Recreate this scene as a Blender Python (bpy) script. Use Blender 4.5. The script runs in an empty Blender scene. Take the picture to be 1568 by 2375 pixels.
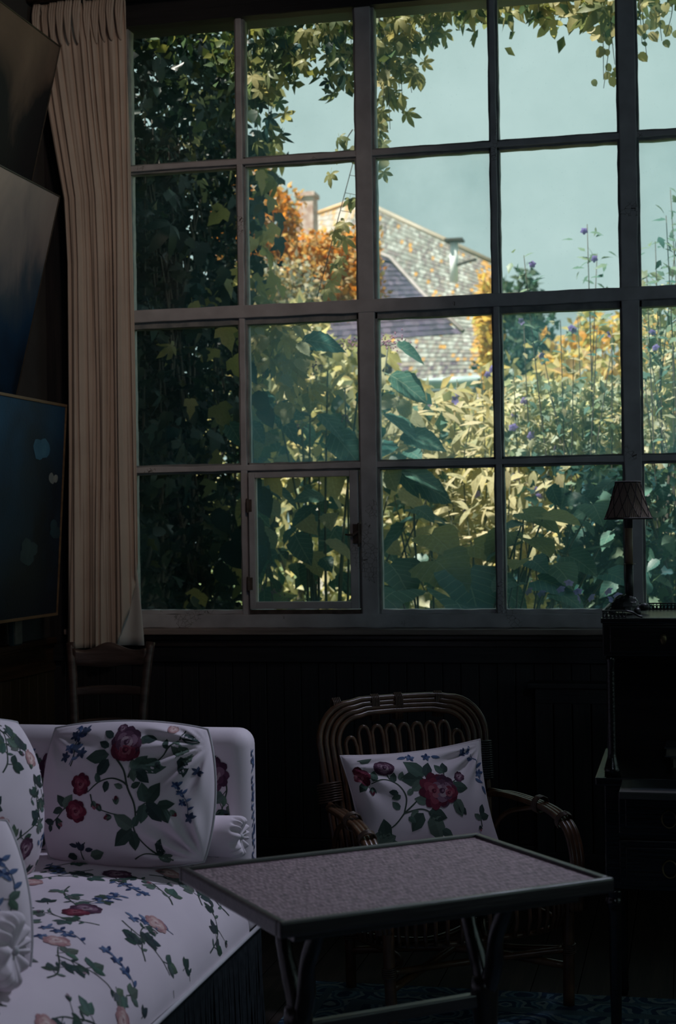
import bpy, bmesh, math, random
import numpy as np
from math import sin, cos, pi, radians, atan2, sqrt, hypot
from mathutils import Vector, Matrix, Euler

R = random.Random(7)
scene = bpy.context.scene
col = scene.collection

# ------------------------------------------------------------------ camera
CAM = Vector((0.0, 0.0, 1.40))
FPX = 3600.0
YAW, PITCH, ROLL = radians(12.65), math.atan(37 / FPX), radians(0.83)
fw = Vector((-sin(YAW) * cos(PITCH), cos(YAW) * cos(PITCH), sin(PITCH)))
r0 = Vector((cos(YAW), sin(YAW), 0)); u0 = r0.cross(fw)
cr = r0 * cos(ROLL) - u0 * sin(ROLL)
cu = r0 * sin(ROLL) + u0 * cos(ROLL)
cam = bpy.data.cameras.new('camera'); camo = bpy.data.objects.new('camera', cam); col.objects.link(camo)
camo.matrix_world = Matrix(((cr.x, cu.x, -fw.x, CAM.x), (cr.y, cu.y, -fw.y, CAM.y), (cr.z, cu.z, -fw.z, CAM.z), (0, 0, 0, 1)))
cam.sensor_fit = 'VERTICAL'; cam.sensor_height = 36.0; cam.lens = 36.0 * FPX / 2375
cam.clip_start = 0.05; cam.clip_end = 300
cam.dof.use_dof = True; cam.dof.focus_distance = 4.9; cam.dof.aperture_fstop = 4.5
scene.camera = camo

# ------------------------------------------------------------------ sky, sun, exposure
SKY = (0.46, 0.635, 0.625)
w = bpy.data.worlds.new('sky'); scene.world = w; w.use_nodes = True
nt = w.node_tree; nt.nodes.clear()
out = nt.nodes.new('ShaderNodeOutputWorld'); bg = nt.nodes.new('ShaderNodeBackground')
tc = nt.nodes.new('ShaderNodeTexCoord'); mp = nt.nodes.new('ShaderNodeMapping'); mp.inputs['Scale'].default_value = (1.5, 1.5, 5)
nz = nt.nodes.new('ShaderNodeTexNoise'); nz.inputs['Scale'].default_value = 2.2; nz.inputs['Detail'].default_value = 4
rp = nt.nodes.new('ShaderNodeValToRGB')
rp.color_ramp.elements[0].position = .35; rp.color_ramp.elements[0].color = (0.455, 0.63, 0.612, 1)
rp.color_ramp.elements[1].position = .7; rp.color_ramp.elements[1].color = (0.53, 0.70, 0.68, 1)
nt.links.new(tc.outputs['Generated'], mp.inputs['Vector']); nt.links.new(mp.outputs[0], nz.inputs['Vector'])
nt.links.new(nz.outputs['Fac'], rp.inputs[0]); nt.links.new(rp.outputs[0], bg.inputs[0])
bg.inputs[1].default_value = 1.05
nt.links.new(bg.outputs[0], out.inputs[0])

sun = bpy.data.lights.new('sun', 'SUN'); suno = bpy.data.objects.new('sun', sun); col.objects.link(suno)
sun.energy = 15.0; sun.angle = radians(1.0); sun.color = (1.0, 0.94, 0.83)
suno.rotation_euler = Vector((0.36, 0.29, -0.85)).to_track_quat('-Z', 'Y').to_euler(); suno.location = (0, 0, 12)

vs = scene.view_settings
vs.view_transform = 'Standard'; vs.look = 'None'; vs.gamma = 1.0; vs.use_curve_mapping = False
vs.exposure = 0.0
FILL = (185.0, 15.0)      # strengths of the added fill lights: spotlight over the sofa, globe behind
scene.cycles.use_denoising = True
scene.cycles.max_bounces = 10; scene.cycles.transparent_max_bounces = 12
scene.cycles.diffuse_bounces = 5; scene.cycles.caustics_reflective = False; scene.cycles.caustics_refractive = False

# ------------------------------------------------------------------ helpers
def at(px, py, y):
    """the point of the photograph's sight line through (px, py) that lies at depth y"""
    d = fw + cr * ((px - 784) / FPX) - cu * ((py - 1187.5) / FPX)
    return CAM + d * (y / d.y)

def srgb(r, g, b):
    f = lambda c: (c / 255 / 12.92) if c / 255 <= .04045 else ((c / 255 + .055) / 1.055) ** 2.4
    return (f(r), f(g), f(b))

def tag(o, label=None, cat=None, group=None, kind=None):
    if label: o['label'] = label
    if cat: o['category'] = cat
    if group: o['group'] = group
    if kind: o['kind'] = kind
    return o

def thing(name, label, cat, loc=(0, 0, 0), rot=(0, 0, 0), group=None, kind=None):
    o = bpy.data.objects.new(name, None); col.objects.link(o); o.empty_display_size = .1
    o.location = loc; o.rotation_euler = rot
    return tag(o, label, cat, group, kind)

class MB:
    def __init__(s): s.v = []; s.f = []; s.c = []; s.mi = []; s.cur = 0; s.cc = None
    def add(s, vs, fs, c=None, mi=None):
        b = len(s.v); s.v += [tuple(p) for p in vs]
        for f in fs:
            s.f.append([b + i for i in f]); s.mi.append(s.cur if mi is None else mi)
        if c is not None or s.c:
            while len(s.c) < b: s.c.append((1, 1, 1))
            s.c += [c or (1, 1, 1)] * len(vs)
        return s
    def box(s, x0, x1, y0, y1, z0, z1, M=None):
        vs = [Vector((x, y, z)) for z in (z0, z1) for y in (y0, y1) for x in (x0, x1)]
        if M is not None: vs = [M @ p for p in vs]
        return s.add(vs, [(0, 2, 3, 1), (4, 5, 7, 6), (0, 1, 5, 4), (2, 6, 7, 3), (0, 4, 6, 2), (1, 3, 7, 5)])
    def bar(s, p, q, wx, wz, up=(0, 0, 1)):
        p = Vector(p); q = Vector(q); d = (q - p); L = d.length; d.normalize()
        u = Vector(up); u = (u - d * u.dot(d)).normalized(); x = d.cross(u)
        M = Matrix(((x.x, d.x, u.x, p.x), (x.y, d.y, u.y, p.y), (x.z, d.z, u.z, p.z), (0, 0, 0, 1)))
        return s.box(-wx / 2, wx / 2, 0, L, -wz / 2, wz / 2, M)
    def tube(s, pts, rad, n=8, closed=False, cap=True, c=None):
        pts = [Vector(p) for p in pts]; m = len(pts)
        if not hasattr(rad, '__len__'): rad = [rad] * m
        T = []
        for i in range(m):
            a = pts[i - 1] if (i > 0 or closed) else pts[0]
            b = pts[(i + 1) % m] if (i < m - 1 or closed) else pts[-1]
            t = (b - a); T.append(t.normalized() if t.length > 1e-9 else Vector((0, 0, 1)))
        up = Vector((0, 0, 1)) if abs(T[0].z) < .9 else Vector((1, 0, 0))
        N = (up - T[0] * up.dot(T[0])).normalized(); vs = []
        for i in range(m):
            N = (N - T[i] * N.dot(T[i]))
            N = N.normalized() if N.length > 1e-6 else T[i].orthogonal().normalized()
            B = T[i].cross(N)
            for k in range(n):
                a = 2 * pi * k / n
                vs.append(pts[i] + (N * cos(a) + B * sin(a)) * rad[i])
        fs = []
        for i in range(m if closed else m - 1):
            j = (i + 1) % m
            for k in range(n):
                l = (k + 1) % n
                fs.append((i * n + k, i * n + l, j * n + l, j * n + k))
        if cap and not closed:
            fs.append(tuple(range(n - 1, -1, -1))); fs.append(tuple((m - 1) * n + k for k in range(n)))
        return s.add(vs, fs, c)
    def lathe(s, prof, ctr=(0, 0, 0), n=20, M=None):
        vs = []; fs = []; c = Vector(ctr)
        for r, z in prof:
            for k in range(n):
                a = 2 * pi * k / n; p = Vector((r * cos(a), r * sin(a), z))
                vs.append((M @ p if M is not None else p) + c)
        for i in range(len(prof) - 1):
            for k in range(n):
                l = (k + 1) % n
                fs.append((i * n + k, i * n + l, (i + 1) * n + l, (i + 1) * n + k))
        if prof[0][0] > 1e-5: fs.append(tuple(range(n - 1, -1, -1)))
        if prof[-1][0] > 1e-5: fs.append(tuple((len(prof) - 1) * n + k for k in range(n)))
        return s.add(vs, fs)
    def grid(s, fn, nu, nv, closeu=False):
        vs = [fn(i / nu, j / nv) for j in range(nv + 1) for i in range(nu + (0 if closeu else 1))]
        W = nu if closeu else nu + 1; fs = []
        for j in range(nv):
            for i in range(nu):
                k = (i + 1) % W
                fs.append((j * W + i, j * W + k, (j + 1) * W + k, (j + 1) * W + i))
        return s.add(vs, fs)
    def build(s, name, mat, parent=None, local=False, smooth=False, bevel=0, kind=None, label=None, solid=0, weld=False):
        me = bpy.data.meshes.new(name); v = s.v
        if parent is not None and not local:
            o = parent
            L = Vector((0, 0, 0))
            while o is not None: L += o.location; o = o.parent
            v = [(p[0] - L.x, p[1] - L.y, p[2] - L.z) for p in v]
        me.from_pydata(v, [], s.f)
        mats = mat if isinstance(mat, (list, tuple)) else [mat]
        for m in mats: me.materials.append(m)
        if len(mats) > 1: me.polygons.foreach_set('material_index', s.mi)
        if s.c:
            while len(s.c) < len(v): s.c.append((1, 1, 1))
            ca = me.color_attributes.new('Col', 'FLOAT_COLOR', 'POINT')
            a = np.ones((len(v), 4), dtype=np.float32); a[:, :3] = np.array(s.c, dtype=np.float32)
            ca.data.foreach_set('color', a.ravel())
        if bevel or weld:
            bm = bmesh.new(); bm.from_mesh(me)
            if weld: bmesh.ops.remove_doubles(bm, verts=bm.verts, dist=1e-5)
            if bevel:
                ed = [e for e in bm.edges if e.is_manifold and e.calc_face_angle(0) > .5]
                bmesh.ops.bevel(bm, geom=ed, offset=bevel, segments=2, affect='EDGES', profile=.6, clamp_overlap=True)
            bm.to_mesh(me); bm.free()
        if smooth:
            me.polygons.foreach_set('use_smooth', [True] * len(me.polygons))
        me.update()
        o = bpy.data.objects.new(name, me); col.objects.link(o)
        if solid:
            md = o.modifiers.new('thickness', 'SOLIDIFY'); md.thickness = solid; md.offset = 0
        if parent is not None: o.parent = parent
        if kind: o['kind'] = kind
        if label: o['label'] = label
        return o

def smooth_path(pts, n=6):
    """Catmull-Rom through the points"""
    P = [Vector(p) for p in pts]; o = []
    for i in range(len(P) - 1):
        a = P[max(i - 1, 0)]; b = P[i]; c = P[i + 1]; d = P[min(i + 2, len(P) - 1)]
        for k in range(n):
            t = k / n
            o.append(.5 * ((2 * b) + (c - a) * t + (2 * a - 5 * b + 4 * c - d) * t * t + (3 * b - a - 3 * c + d) * t ** 3))
    o.append(P[-1]); return o

# ------------------------------------------------------------------ materials
def newmat(name):
    m = bpy.data.materials.new(name); m.use_nodes = True
    n = m.node_tree.nodes; p = n['Principled BSDF']
    return m, m.node_tree, p

def noise_mat(name, c1, c2, scale=6, stretch=(1, 1, 1), rough=.6, detail=5, bump=0.0, bscale=None, spec=.5, lo=.35, hi=.65, coat=0):
    m, t, p = newmat(name); N = t.nodes; L = t.links
    tc = N.new('ShaderNodeTexCoord'); mp = N.new('ShaderNodeMapping'); mp.inputs['Scale'].default_value = stretch
    nz = N.new('ShaderNodeTexNoise'); nz.inputs['Scale'].default_value = scale; nz.inputs['Detail'].default_value = detail
    rp = N.new('ShaderNodeValToRGB'); e = rp.color_ramp.elements
    e[0].position = lo; e[0].color = (*c1, 1); e[1].position = hi; e[1].color = (*c2, 1)
    L.new(tc.outputs['Object'], mp.inputs[0]); L.new(mp.outputs[0], nz.inputs['Vector']); L.new(nz.outputs['Fac'], rp.inputs[0])
    L.new(rp.outputs[0], p.inputs['Base Color'])
    p.inputs['Roughness'].default_value = rough; p.inputs['Specular IOR Level'].default_value = spec
    if coat: p.inputs['Coat Weight'].default_value = coat; p.inputs['Coat Roughness'].default_value = .12
    if bump:
        b = N.new('ShaderNodeBump'); b.inputs['Strength'].default_value = bump; b.inputs['Distance'].default_value = .004
        n2 = N.new('ShaderNodeTexNoise'); n2.inputs['Scale'].default_value = bscale or scale * 4; n2.inputs['Detail'].default_value = 4
        L.new(mp.outputs[0], n2.inputs['Vector']); L.new(n2.outputs['Fac'], b.inputs['Height']); L.new(b.outputs[0], p.inputs['Normal'])
    return m

def wood(name, c1, c2, axis='z', rough=.45, scale=5, spec=.5, coat=0):
    st = {'x': (.6, 9, 9), 'y': (9, .6, 9), 'z': (9, 9, .6)}[axis]
    return noise_mat(name, c1, c2, scale, st, rough, 6, .25, scale * 3, spec, coat=coat)

def leaf_mat(name, cols, trans=.5, gloss=.06, attr=False, tint=(1.0, .94, .66), rough=.4, gain=1.0, veins=False):
    cols = [tuple(min(.85, v * gain) for v in c) for c in cols]
    """leaf blades: each leaf takes one colour of the ramp; light also passes through the blade"""
    m, t, p = newmat(name); N = t.nodes; L = t.links
    if attr:
        src = N.new('ShaderNodeAttribute'); src.attribute_name = 'Col'; co = src.outputs['Color']
    else:
        oi = N.new('ShaderNodeObjectInfo'); rp = N.new('ShaderNodeValToRGB')
        rp.color_ramp.interpolation = 'LINEAR'
        while len(rp.color_ramp.elements) < len(cols): rp.color_ramp.elements.new(.5)
        for i, c in enumerate(cols):
            rp.color_ramp.elements[i].position = i / max(1, len(cols) - 1); rp.color_ramp.elements[i].color = (*c, 1)
        L.new(oi.outputs['Random'], rp.inputs[0]); co = rp.outputs[0]
    nz = N.new('ShaderNodeTexNoise'); nz.inputs['Scale'].default_value = 14; tc = N.new('ShaderNodeTexCoord')
    L.new(tc.outputs['Object'], nz.inputs['Vector'])
    mx = N.new('ShaderNodeMix'); mx.data_type = 'RGBA'; mx.blend_type = 'MULTIPLY'; mx.inputs[0].default_value = .45
    L.new(co, mx.inputs[6]); L.new(nz.outputs['Fac'], mx.inputs[7])
    if veins:      # pale midrib and side veins drawn in the blade's own coordinates
        def op(o, a, b=None):
            n = N.new('ShaderNodeMath'); n.operation = o
            for i, v in enumerate((a, b)):
                if v is None: continue
                if hasattr(v, 'is_output'): L.new(v, n.inputs[i])
                else: n.inputs[i].default_value = v
            return n.outputs[0]
        sx = N.new('ShaderNodeSeparateXYZ'); L.new(tc.outputs['Object'], sx.inputs[0])
        ax = op('ABSOLUTE', sx.outputs[0]); fr = op('FRACT', op('MULTIPLY', op('SUBTRACT', sx.outputs[1], op('MULTIPLY', ax, .75)), 6.5))
        ln = op('MAXIMUM', op('LESS_THAN', ax, .011), op('LESS_THAN', fr, .075))
        vm = N.new('ShaderNodeMix'); vm.data_type = 'RGBA'; vm.blend_type = 'SCREEN'; L.new(op('MULTIPLY', ln, .16), vm.inputs[0])
        L.new(mx.outputs[2], vm.inputs[6]); vm.inputs[7].default_value = (.8, .85, .6, 1); mx = vm
    df = N.new('ShaderNodeBsdfDiffuse'); tr = N.new('ShaderNodeBsdfTranslucent'); gl = N.new('ShaderNodeBsdfGlossy')
    gl.inputs['Roughness'].default_value = rough
    tm = N.new('ShaderNodeMix'); tm.data_type = 'RGBA'; tm.blend_type = 'MULTIPLY'; tm.inputs[0].default_value = 1.0
    tm.inputs[7].default_value = (*[min(1.0, c) for c in tint], 1); L.new(mx.outputs[2], tm.inputs[6])
    L.new(mx.outputs[2], df.inputs['Color']); L.new(tm.outputs[2], tr.inputs['Color'])
    ms = N.new('ShaderNodeMixShader'); ms.inputs[0].default_value = trans
    L.new(df.outputs[0], ms.inputs[1]); L.new(tr.outputs[0], ms.inputs[2])
    lw = N.new('ShaderNodeLayerWeight'); lw.inputs['Blend'].default_value = .25
    ml = N.new('ShaderNodeMath'); ml.operation = 'MULTIPLY_ADD'; ml.inputs[1].default_value = gloss * 1.2; ml.inputs[2].default_value = gloss * .2
    L.new(lw.outputs['Fresnel'], ml.inputs[0])
    m2 = N.new('ShaderNodeMixShader'); L.new(ml.outputs[0], m2.inputs[0]); L.new(ms.outputs[0], m2.inputs[1]); L.new(gl.outputs[0], m2.inputs[2])
    L.new(m2.outputs[0], N['Material Output'].inputs[0]); N.remove(p)
    return m

def attr_mat(name, rough=.85, mult=1.0):
    m, t, p = newmat(name); N = t.nodes
    a = N.new('ShaderNodeAttribute'); a.attribute_name = 'Col'
    t.links.new(a.outputs['Color'], p.inputs['Base Color']); p.inputs['Roughness'].default_value = rough
    p.inputs['Specular IOR Level'].default_value = .2
    return m

M = {}
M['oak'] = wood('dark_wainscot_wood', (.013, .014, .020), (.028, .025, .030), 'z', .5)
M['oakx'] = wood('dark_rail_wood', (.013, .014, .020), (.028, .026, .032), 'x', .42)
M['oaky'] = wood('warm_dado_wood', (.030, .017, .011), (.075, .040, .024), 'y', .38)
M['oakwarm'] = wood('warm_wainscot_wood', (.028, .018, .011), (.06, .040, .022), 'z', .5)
M['floor'] = wood('floor_boards', (.016, .010, .009), (.034, .021, .017), 'y', .75, spec=.2)
M['plaster'] = noise_mat('dark_plaster', (.05, .05, .055), (.075, .072, .075), 3, rough=.9, bump=.1)
M['ceil'] = noise_mat('ceiling_paint', (.10, .12, .14), (.13, .145, .16), 2, rough=.9)
M['lintel'] = wood('dark_lintel', (.012, .013, .018), (.022, .022, .027), 'x', .6)
def paint_mat():
    m, t, p = newmat('weathered_window_paint'); N = t.nodes; L = t.links
    tc = N.new('ShaderNodeTexCoord')
    nz = N.new('ShaderNodeTexNoise'); nz.inputs['Scale'].default_value = 9; nz.inputs['Detail'].default_value = 8
    rp = N.new('ShaderNodeValToRGB'); e = rp.color_ramp.elements
    e[0].position = .25; e[0].color = (.40, .385, .43, 1); e[1].position = .7; e[1].color = (.62, .60, .66, 1)
    vo = N.new('ShaderNodeTexVoronoi'); vo.feature = 'DISTANCE_TO_EDGE'; vo.inputs['Scale'].default_value = 55
    mp = N.new('ShaderNodeMapping'); n3 = N.new('ShaderNodeTexNoise'); n3.inputs['Scale'].default_value = 5
    L.new(tc.outputs['Object'], nz.inputs['Vector']); L.new(tc.outputs['Object'], vo.inputs['Vector']); L.new(tc.outputs['Object'], n3.inputs['Vector'])
    L.new(nz.outputs['Fac'], rp.inputs[0])
    cr_ = N.new('ShaderNodeMath'); cr_.operation = 'LESS_THAN'; cr_.inputs[1].default_value = .022; L.new(vo.outputs['Distance'], cr_.inputs[0])
    gt = N.new('ShaderNodeMath'); gt.operation = 'GREATER_THAN'; gt.inputs[1].default_value = .63; L.new(n3.outputs['Fac'], gt.inputs[0])
    ml = N.new('ShaderNodeMath'); ml.operation = 'MULTIPLY'; L.new(cr_.outputs[0], ml.inputs[0]); L.new(gt.outputs[0], ml.inputs[1])
    mx = N.new('ShaderNodeMix'); mx.data_type = 'RGBA'; mx.inputs[7].default_value = (.05, .035, .03, 1)
    L.new(ml.outputs[0], mx.inputs[0]); L.new(rp.outputs[0], mx.inputs[6]); L.new(mx.outputs[2], p.inputs['Base Color'])
    b = N.new('ShaderNodeBump'); b.inputs['Strength'].default_value = .35; b.inputs['Distance'].default_value = .003
    L.new(nz.outputs['Fac'], b.inputs['Height']); L.new(b.outputs[0], p.inputs['Normal'])
    p.inputs['Roughness'].default_value = .55
    return m
M['paint'] = paint_mat()
def glass_mat(name, d0, d1):
    m, t, p = newmat(name); N = t.nodes; L = t.links; N.remove(p)
    tr = N.new('ShaderNodeBsdfTransparent'); tr.inputs[0].default_value = (.985, .995, .992, 1)
    gl = N.new('ShaderNodeBsdfGlossy'); gl.inputs['Roughness'].default_value = .02
    du = N.new('ShaderNodeBsdfTranslucent'); du.inputs[0].default_value = (.40, .82, 1.0, 1)
    tc = N.new('ShaderNodeTexCoord'); nz = N.new('ShaderNodeTexNoise'); nz.inputs['Scale'].default_value = 3.5; nz.inputs['Detail'].default_value = 7
    n2 = N.new('ShaderNodeTexVoronoi'); n2.inputs['Scale'].default_value = 55
    L.new(tc.outputs['Object'], nz.inputs['Vector']); L.new(tc.outputs['Object'], n2.inputs['Vector'])
    mr = N.new('ShaderNodeMapRange'); mr.inputs[1].default_value = .3; mr.inputs[2].default_value = .75; mr.inputs[3].default_value = d0; mr.inputs[4].default_value = d1
    L.new(nz.outputs['Fac'], mr.inputs[0])
    sp = N.new('ShaderNodeMath'); sp.operation = 'LESS_THAN'; sp.inputs[1].default_value = .055; L.new(n2.outputs['Distance'], sp.inputs[0])
    sm = N.new('ShaderNodeMath'); sm.operation = 'MULTIPLY_ADD'; sm.inputs[1].default_value = .3; L.new(sp.outputs[0], sm.inputs[0]); L.new(mr.outputs[0], sm.inputs[2])
    a = N.new('ShaderNodeMixShader'); L.new(sm.outputs[0], a.inputs[0]); L.new(tr.outputs[0], a.inputs[1]); L.new(du.outputs[0], a.inputs[2])
    lw = N.new('ShaderNodeFresnel'); lw.inputs[0].default_value = 1.35
    b = N.new('ShaderNodeMixShader'); L.new(lw.outputs[0], b.inputs[0]); L.new(a.outputs[0], b.inputs[1]); L.new(gl.outputs[0], b.inputs[2])
    L.new(b.outputs[0], N['Material Output'].inputs[0])
    return m
M['glass'] = glass_mat('old_glass', .025, .10); M['clean'] = glass_mat('clear_old_glass', .006, .03); M['dusty'] = glass_mat('dusty_old_glass', .08, .22)
M['putty'] = noise_mat('grey_putty', (.20, .22, .24), (.34, .34, .36), 20, rough=.7, bump=.4)
M['iron'] = noise_mat('rusty_iron', (.05, .035, .03), (.12, .085, .075), 30, rough=.55)
def cloth(name, c1, c2, scale=5, bump=.15):
    m = noise_mat(name, c1, c2, scale, rough=.92, spec=.15)
    t = m.node_tree; N = t.nodes; p = N['Principled BSDF']
    tc = N.new('ShaderNodeTexCoord'); nz = N.new('ShaderNodeTexNoise'); nz.inputs['Scale'].default_value = 700; nz.inputs['Detail'].default_value = 2
    b = N.new('ShaderNodeBump'); b.inputs['Strength'].default_value = bump; b.inputs['Distance'].default_value = .001
    t.links.new(tc.outputs['Object'], nz.inputs['Vector']); t.links.new(nz.outputs['Fac'], b.inputs['Height']); t.links.new(b.outputs[0], p.inputs['Normal'])
    return m
M['curtain'] = cloth('cream_curtain_cotton', (.58, .49, .44), (.66, .56, .50))
M['lining'] = cloth('white_curtain_lining', (.66, .66, .68), (.74, .73, .74))
M['chintz'] = cloth('cream_chintz', (.70, .61, .66), (.78, .68, .73))
M['piping'] = cloth('grey_piping', (.46, .44, .46), (.54, .52, .54))
M['print'] = attr_mat('printed_flowers', .9)
M['fringe'] = noise_mat('dark_bullion_fringe', (.012, .016, .022), (.03, .036, .045), 40, rough=.85)
M['cane'] = noise_mat('dark_rattan_cane', (.060, .028, .014), (.125, .060, .030), 22, rough=.33, bump=.15, spec=.6)
M['bind'] = noise_mat('rattan_binding', (.05, .028, .018), (.10, .06, .04), 60, rough=.4)
M['darkbind'] = noise_mat('dark_binding', (.010, .012, .016), (.028, .03, .034), 60, rough=.35)
M['darkwood'] = wood('black_brown_wood', (.010, .007, .006), (.022, .015, .012), 'z', .28, spec=.6)
M['darkwoodx'] = wood('black_brown_wood_x', (.024, .019, .021), (.046, .037, .040), 'x', .3, spec=.6)
M['ladder'] = wood('brown_chair_wood', (.07, .045, .042), (.15, .095, .088), 'x', .35)
M['desk'] = wood('ebonised_desk_wood', (.006, .006, .007), (.014, .012, .012), 'x', .22, spec=.5)
M['leather'] = noise_mat('dark_blue_leather', (.010, .016, .024), (.018, .026, .036), 40, rough=.4, bump=.2)
M['deskedge'] = wood('grey_desk_edge', (.045, .043, .04), (.075, .07, .065), 'x', .35)
M['brass'] = noise_mat('dull_brass', (.10, .075, .04), (.16, .12, .06), 20, rough=.4); M['brass'].node_tree.nodes['Principled BSDF'].inputs['Metallic'].default_value = .8
M['bronze'] = noise_mat('black_bronze', (.012, .013, .015), (.03, .03, .032), 30, rough=.42, bump=.3)
M['candle'] = noise_mat('brown_candle_sleeve', (.16, .11, .075), (.22, .155, .10), 8, rough=.5)
M['shade'] = noise_mat('brown_lampshade_silk', (.24, .17, .145), (.32, .23, .195), 12, rough=.8)
M['shadetrim'] = noise_mat('dark_shade_braid', (.03, .024, .024), (.05, .04, .04), 60, rough=.8)
M['shadein'] = noise_mat('pale_shade_lining', (.5, .48, .45), (.62, .6, .56), 30, (1, 1, .2), rough=.8)
# ------------------------------------------------------------------ the room
WY = 6.34; LX = -2.72; RX = 4.2; BY = -2.6; CZ = 3.70
def struct(o): o['kind'] = 'structure'; return o

fl = struct(MB().box(LX - .1, RX + .1, BY - .1, WY + .1, -.12, -.012).build('floor', M['floor'])); 
fx = LX; k = 0
bme = {}
while fx < RX:
    wd = .14; o = MB().box(0, wd - .003, 0, WY - BY, 0, .012).build('plank', M['floor'], fl, local=True) if 'f' not in bme else None
    if o: bme['f'] = o.data
    else: o = bpy.data.objects.new('plank', bme['f']); col.objects.link(o); o.parent = fl
    o.location = (fx, BY, -.012); fx += wd; k += 1
struct(MB().box(LX - .1, RX + .1, BY - .1, WY + .16, CZ, CZ + .12).build('ceiling', M['ceil']))
rf = MB().add([(LX - 1, WY + .2, CZ + .12), (RX + 1, WY + .2, CZ + .12), (RX + 1, 2.0, 6.4), (LX - 1, 2.0, 6.4), (LX - 1, BY - .3, CZ + .12), (RX + 1, BY - .3, CZ + .12)],
              [(0, 1, 2, 3), (3, 2, 5, 4), (0, 3, 4), (1, 5, 2), (0, 4, 5, 1)])
struct(rf.build('roof', noise_mat('house_roof_tiles', (.10, .06, .045), (.16, .10, .08), 8, rough=.9)))

wl = struct(MB().box(LX - .15, LX, BY, WY + .16, 0, CZ).build('wall_left', M['plaster']))
wb = struct(MB().box(LX, RX, BY - .15, BY, 0, CZ).build('wall_back', M['plaster']))
# right wall, out of view, with a wide window opening added for daylight
RW = (0.4, 5.2, .95, 3.35)
m = MB(); m.box(RX, RX + .15, BY, RW[0], 0, CZ); m.box(RX, RX + .15, RW[1], WY + .16, 0, CZ)
m.box(RX, RX + .15, RW[0], RW[1], 0, RW[2]); m.box(RX, RX + .15, RW[0], RW[1], RW[3], CZ)
struct(m.build('wall_right', M['plaster']))
w2 = thing('added_window', None, None, (RX, 2.8, RW[2])); struct(w2)
for i in range(7):
    y = RW[0] + (RW[1] - RW[0]) * i / 6; MB().box(RX + .04, RX + .10, y - .03, y + .03, RW[2], RW[3]).build('post', M['paint'], w2)
for i in range(4):
    z = RW[2] + (RW[3] - RW[2]) * i / 3; MB().box(RX + .045, RX + .095, RW[0], RW[1], z - .025, z + .025).build('rail', M['paint'], w2)
for i in range(6):
    for j in range(3):
        y = RW[0] + (RW[1] - RW[0]) * i / 6; z = RW[2] + (RW[3] - RW[2]) * j / 3
        MB().box(RX + .07, RX + .074, y + .03, y + .77, z + .025, z + .775).build('pane', M['glass'], w2)

# front wall: wainscot below, dark lintel above, jambs at the sides
wf = MB()
wf.box(LX, RX, WY + .02, WY + .16, 0, .945); wf.box(LX, -2.41, WY + .0, WY + .16, .945, CZ); wf.box(2.0, RX, WY, WY + .16, .945, CZ)
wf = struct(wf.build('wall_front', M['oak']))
MB().box(LX, RX, WY - .015, WY + .16, 3.578, CZ).build('lintel', M['lintel'], wf)
pk = MB().box(0, .0725, 0, .02, .10, .84).build('plank', M['oak'], wf, local=True, bevel=.003); pk.location = (LX, WY, 0)
for i in range(1, 62):
    o = bpy.data.objects.new('plank', pk.data); col.objects.link(o); o.parent = wf; o.location = (LX + i * .0752, WY - .0 + .003 * (i % 2), 0)
MB().box(LX, 2.0, WY - .028, WY + .02, .84, .945).build('fascia_board', M['oakx'], wf, bevel=.003)
MB().box(LX, RX, WY - .02, WY + .02, 0, .10).build('baseboard', M['oakx'], wf, bevel=.004)

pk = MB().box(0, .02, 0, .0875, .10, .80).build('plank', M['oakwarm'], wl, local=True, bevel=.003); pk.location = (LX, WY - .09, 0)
for i in range(1, 40):
    o = bpy.data.objects.new('plank', pk.data); col.objects.link(o); o.parent = wl; o.location = (LX, WY - .09 - i * .09, 0)
MB().box(LX, LX + .026, WY - 5, WY, .80, .905).build('fascia_board', M['oaky'], wl, bevel=.003)
tr = MB(); tr.box(LX, LX + .045, WY - 5, WY - .0, .918, .943); tr.box(LX, LX + .034, WY - 5, WY, .905, .918)
struct(tr.build('trim_1', M['oaky'], bevel=.005))
# window sill board and its moulding
sl = MB().box(-2.62, 2.1, WY - .085, WY + .05, .958, .982)
sl = struct(sl.build('trim_2', wood('sill_wood', (.22, .17, .16), (.34, .27, .26), 'x', .4), bevel=.005))
MB().box(-2.62, 2.1, WY - .06, WY + .0, .935, .957).build('sill_moulding', M['darkwoodx'], sl, bevel=.006)
MB().box(-2.62, 2.1, WY - .04, WY + .0, .905, .934).build('sill_moulding', M['darkwoodx'], sl, bevel=.005)

# ------------------------------------------------------------------ the great window
w1 = thing('window_1', None, None, (-.2, WY, .982)); struct(w1)
POST = [-2.374, -1.29, -.206, .878, 1.962]; MUL = [-1.832, -.748, .336, 1.42]
ROW = [(1.057, 1.641), (1.682, 2.270), (2.363, 2.945), (2.986, 3.575)]
GY = WY + .05
def jag(x0, x1, y0, y1, z0, z1, ax, n=14, a=.0016):
    """a timber with slightly uneven, paint-clogged edges"""
    b = MB(); L = [(x0, x1), (y0, y1), (z0, z1)][ax]; pr = []
    for i in range(n + 1):
        t = L[0] + (L[1] - L[0]) * i / n
        j = lambda: R.uniform(-a, a)
        if ax == 2: pr.append([(x0 + j(), y0, t), (x1 + j(), y0, t), (x1 + j(), y1, t), (x0 + j(), y1, t)])
        else: pr.append([(t, y0, z0 + j()), (t, y0, z1 + j()), (t, y1, z1 + j()), (t, y1, z0 + j())])
    vs = [p for q in pr for p in q]; fs = []
    for i in range(n):
        for k in range(4):
            l = (k + 1) % 4; fs.append((i * 4 + k, i * 4 + l, i * 4 + 4 + l, i * 4 + 4 + k))
    fs += [(3, 2, 1, 0), tuple(n * 4 + k for k in range(4))]
    return b.add(vs, fs)
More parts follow.
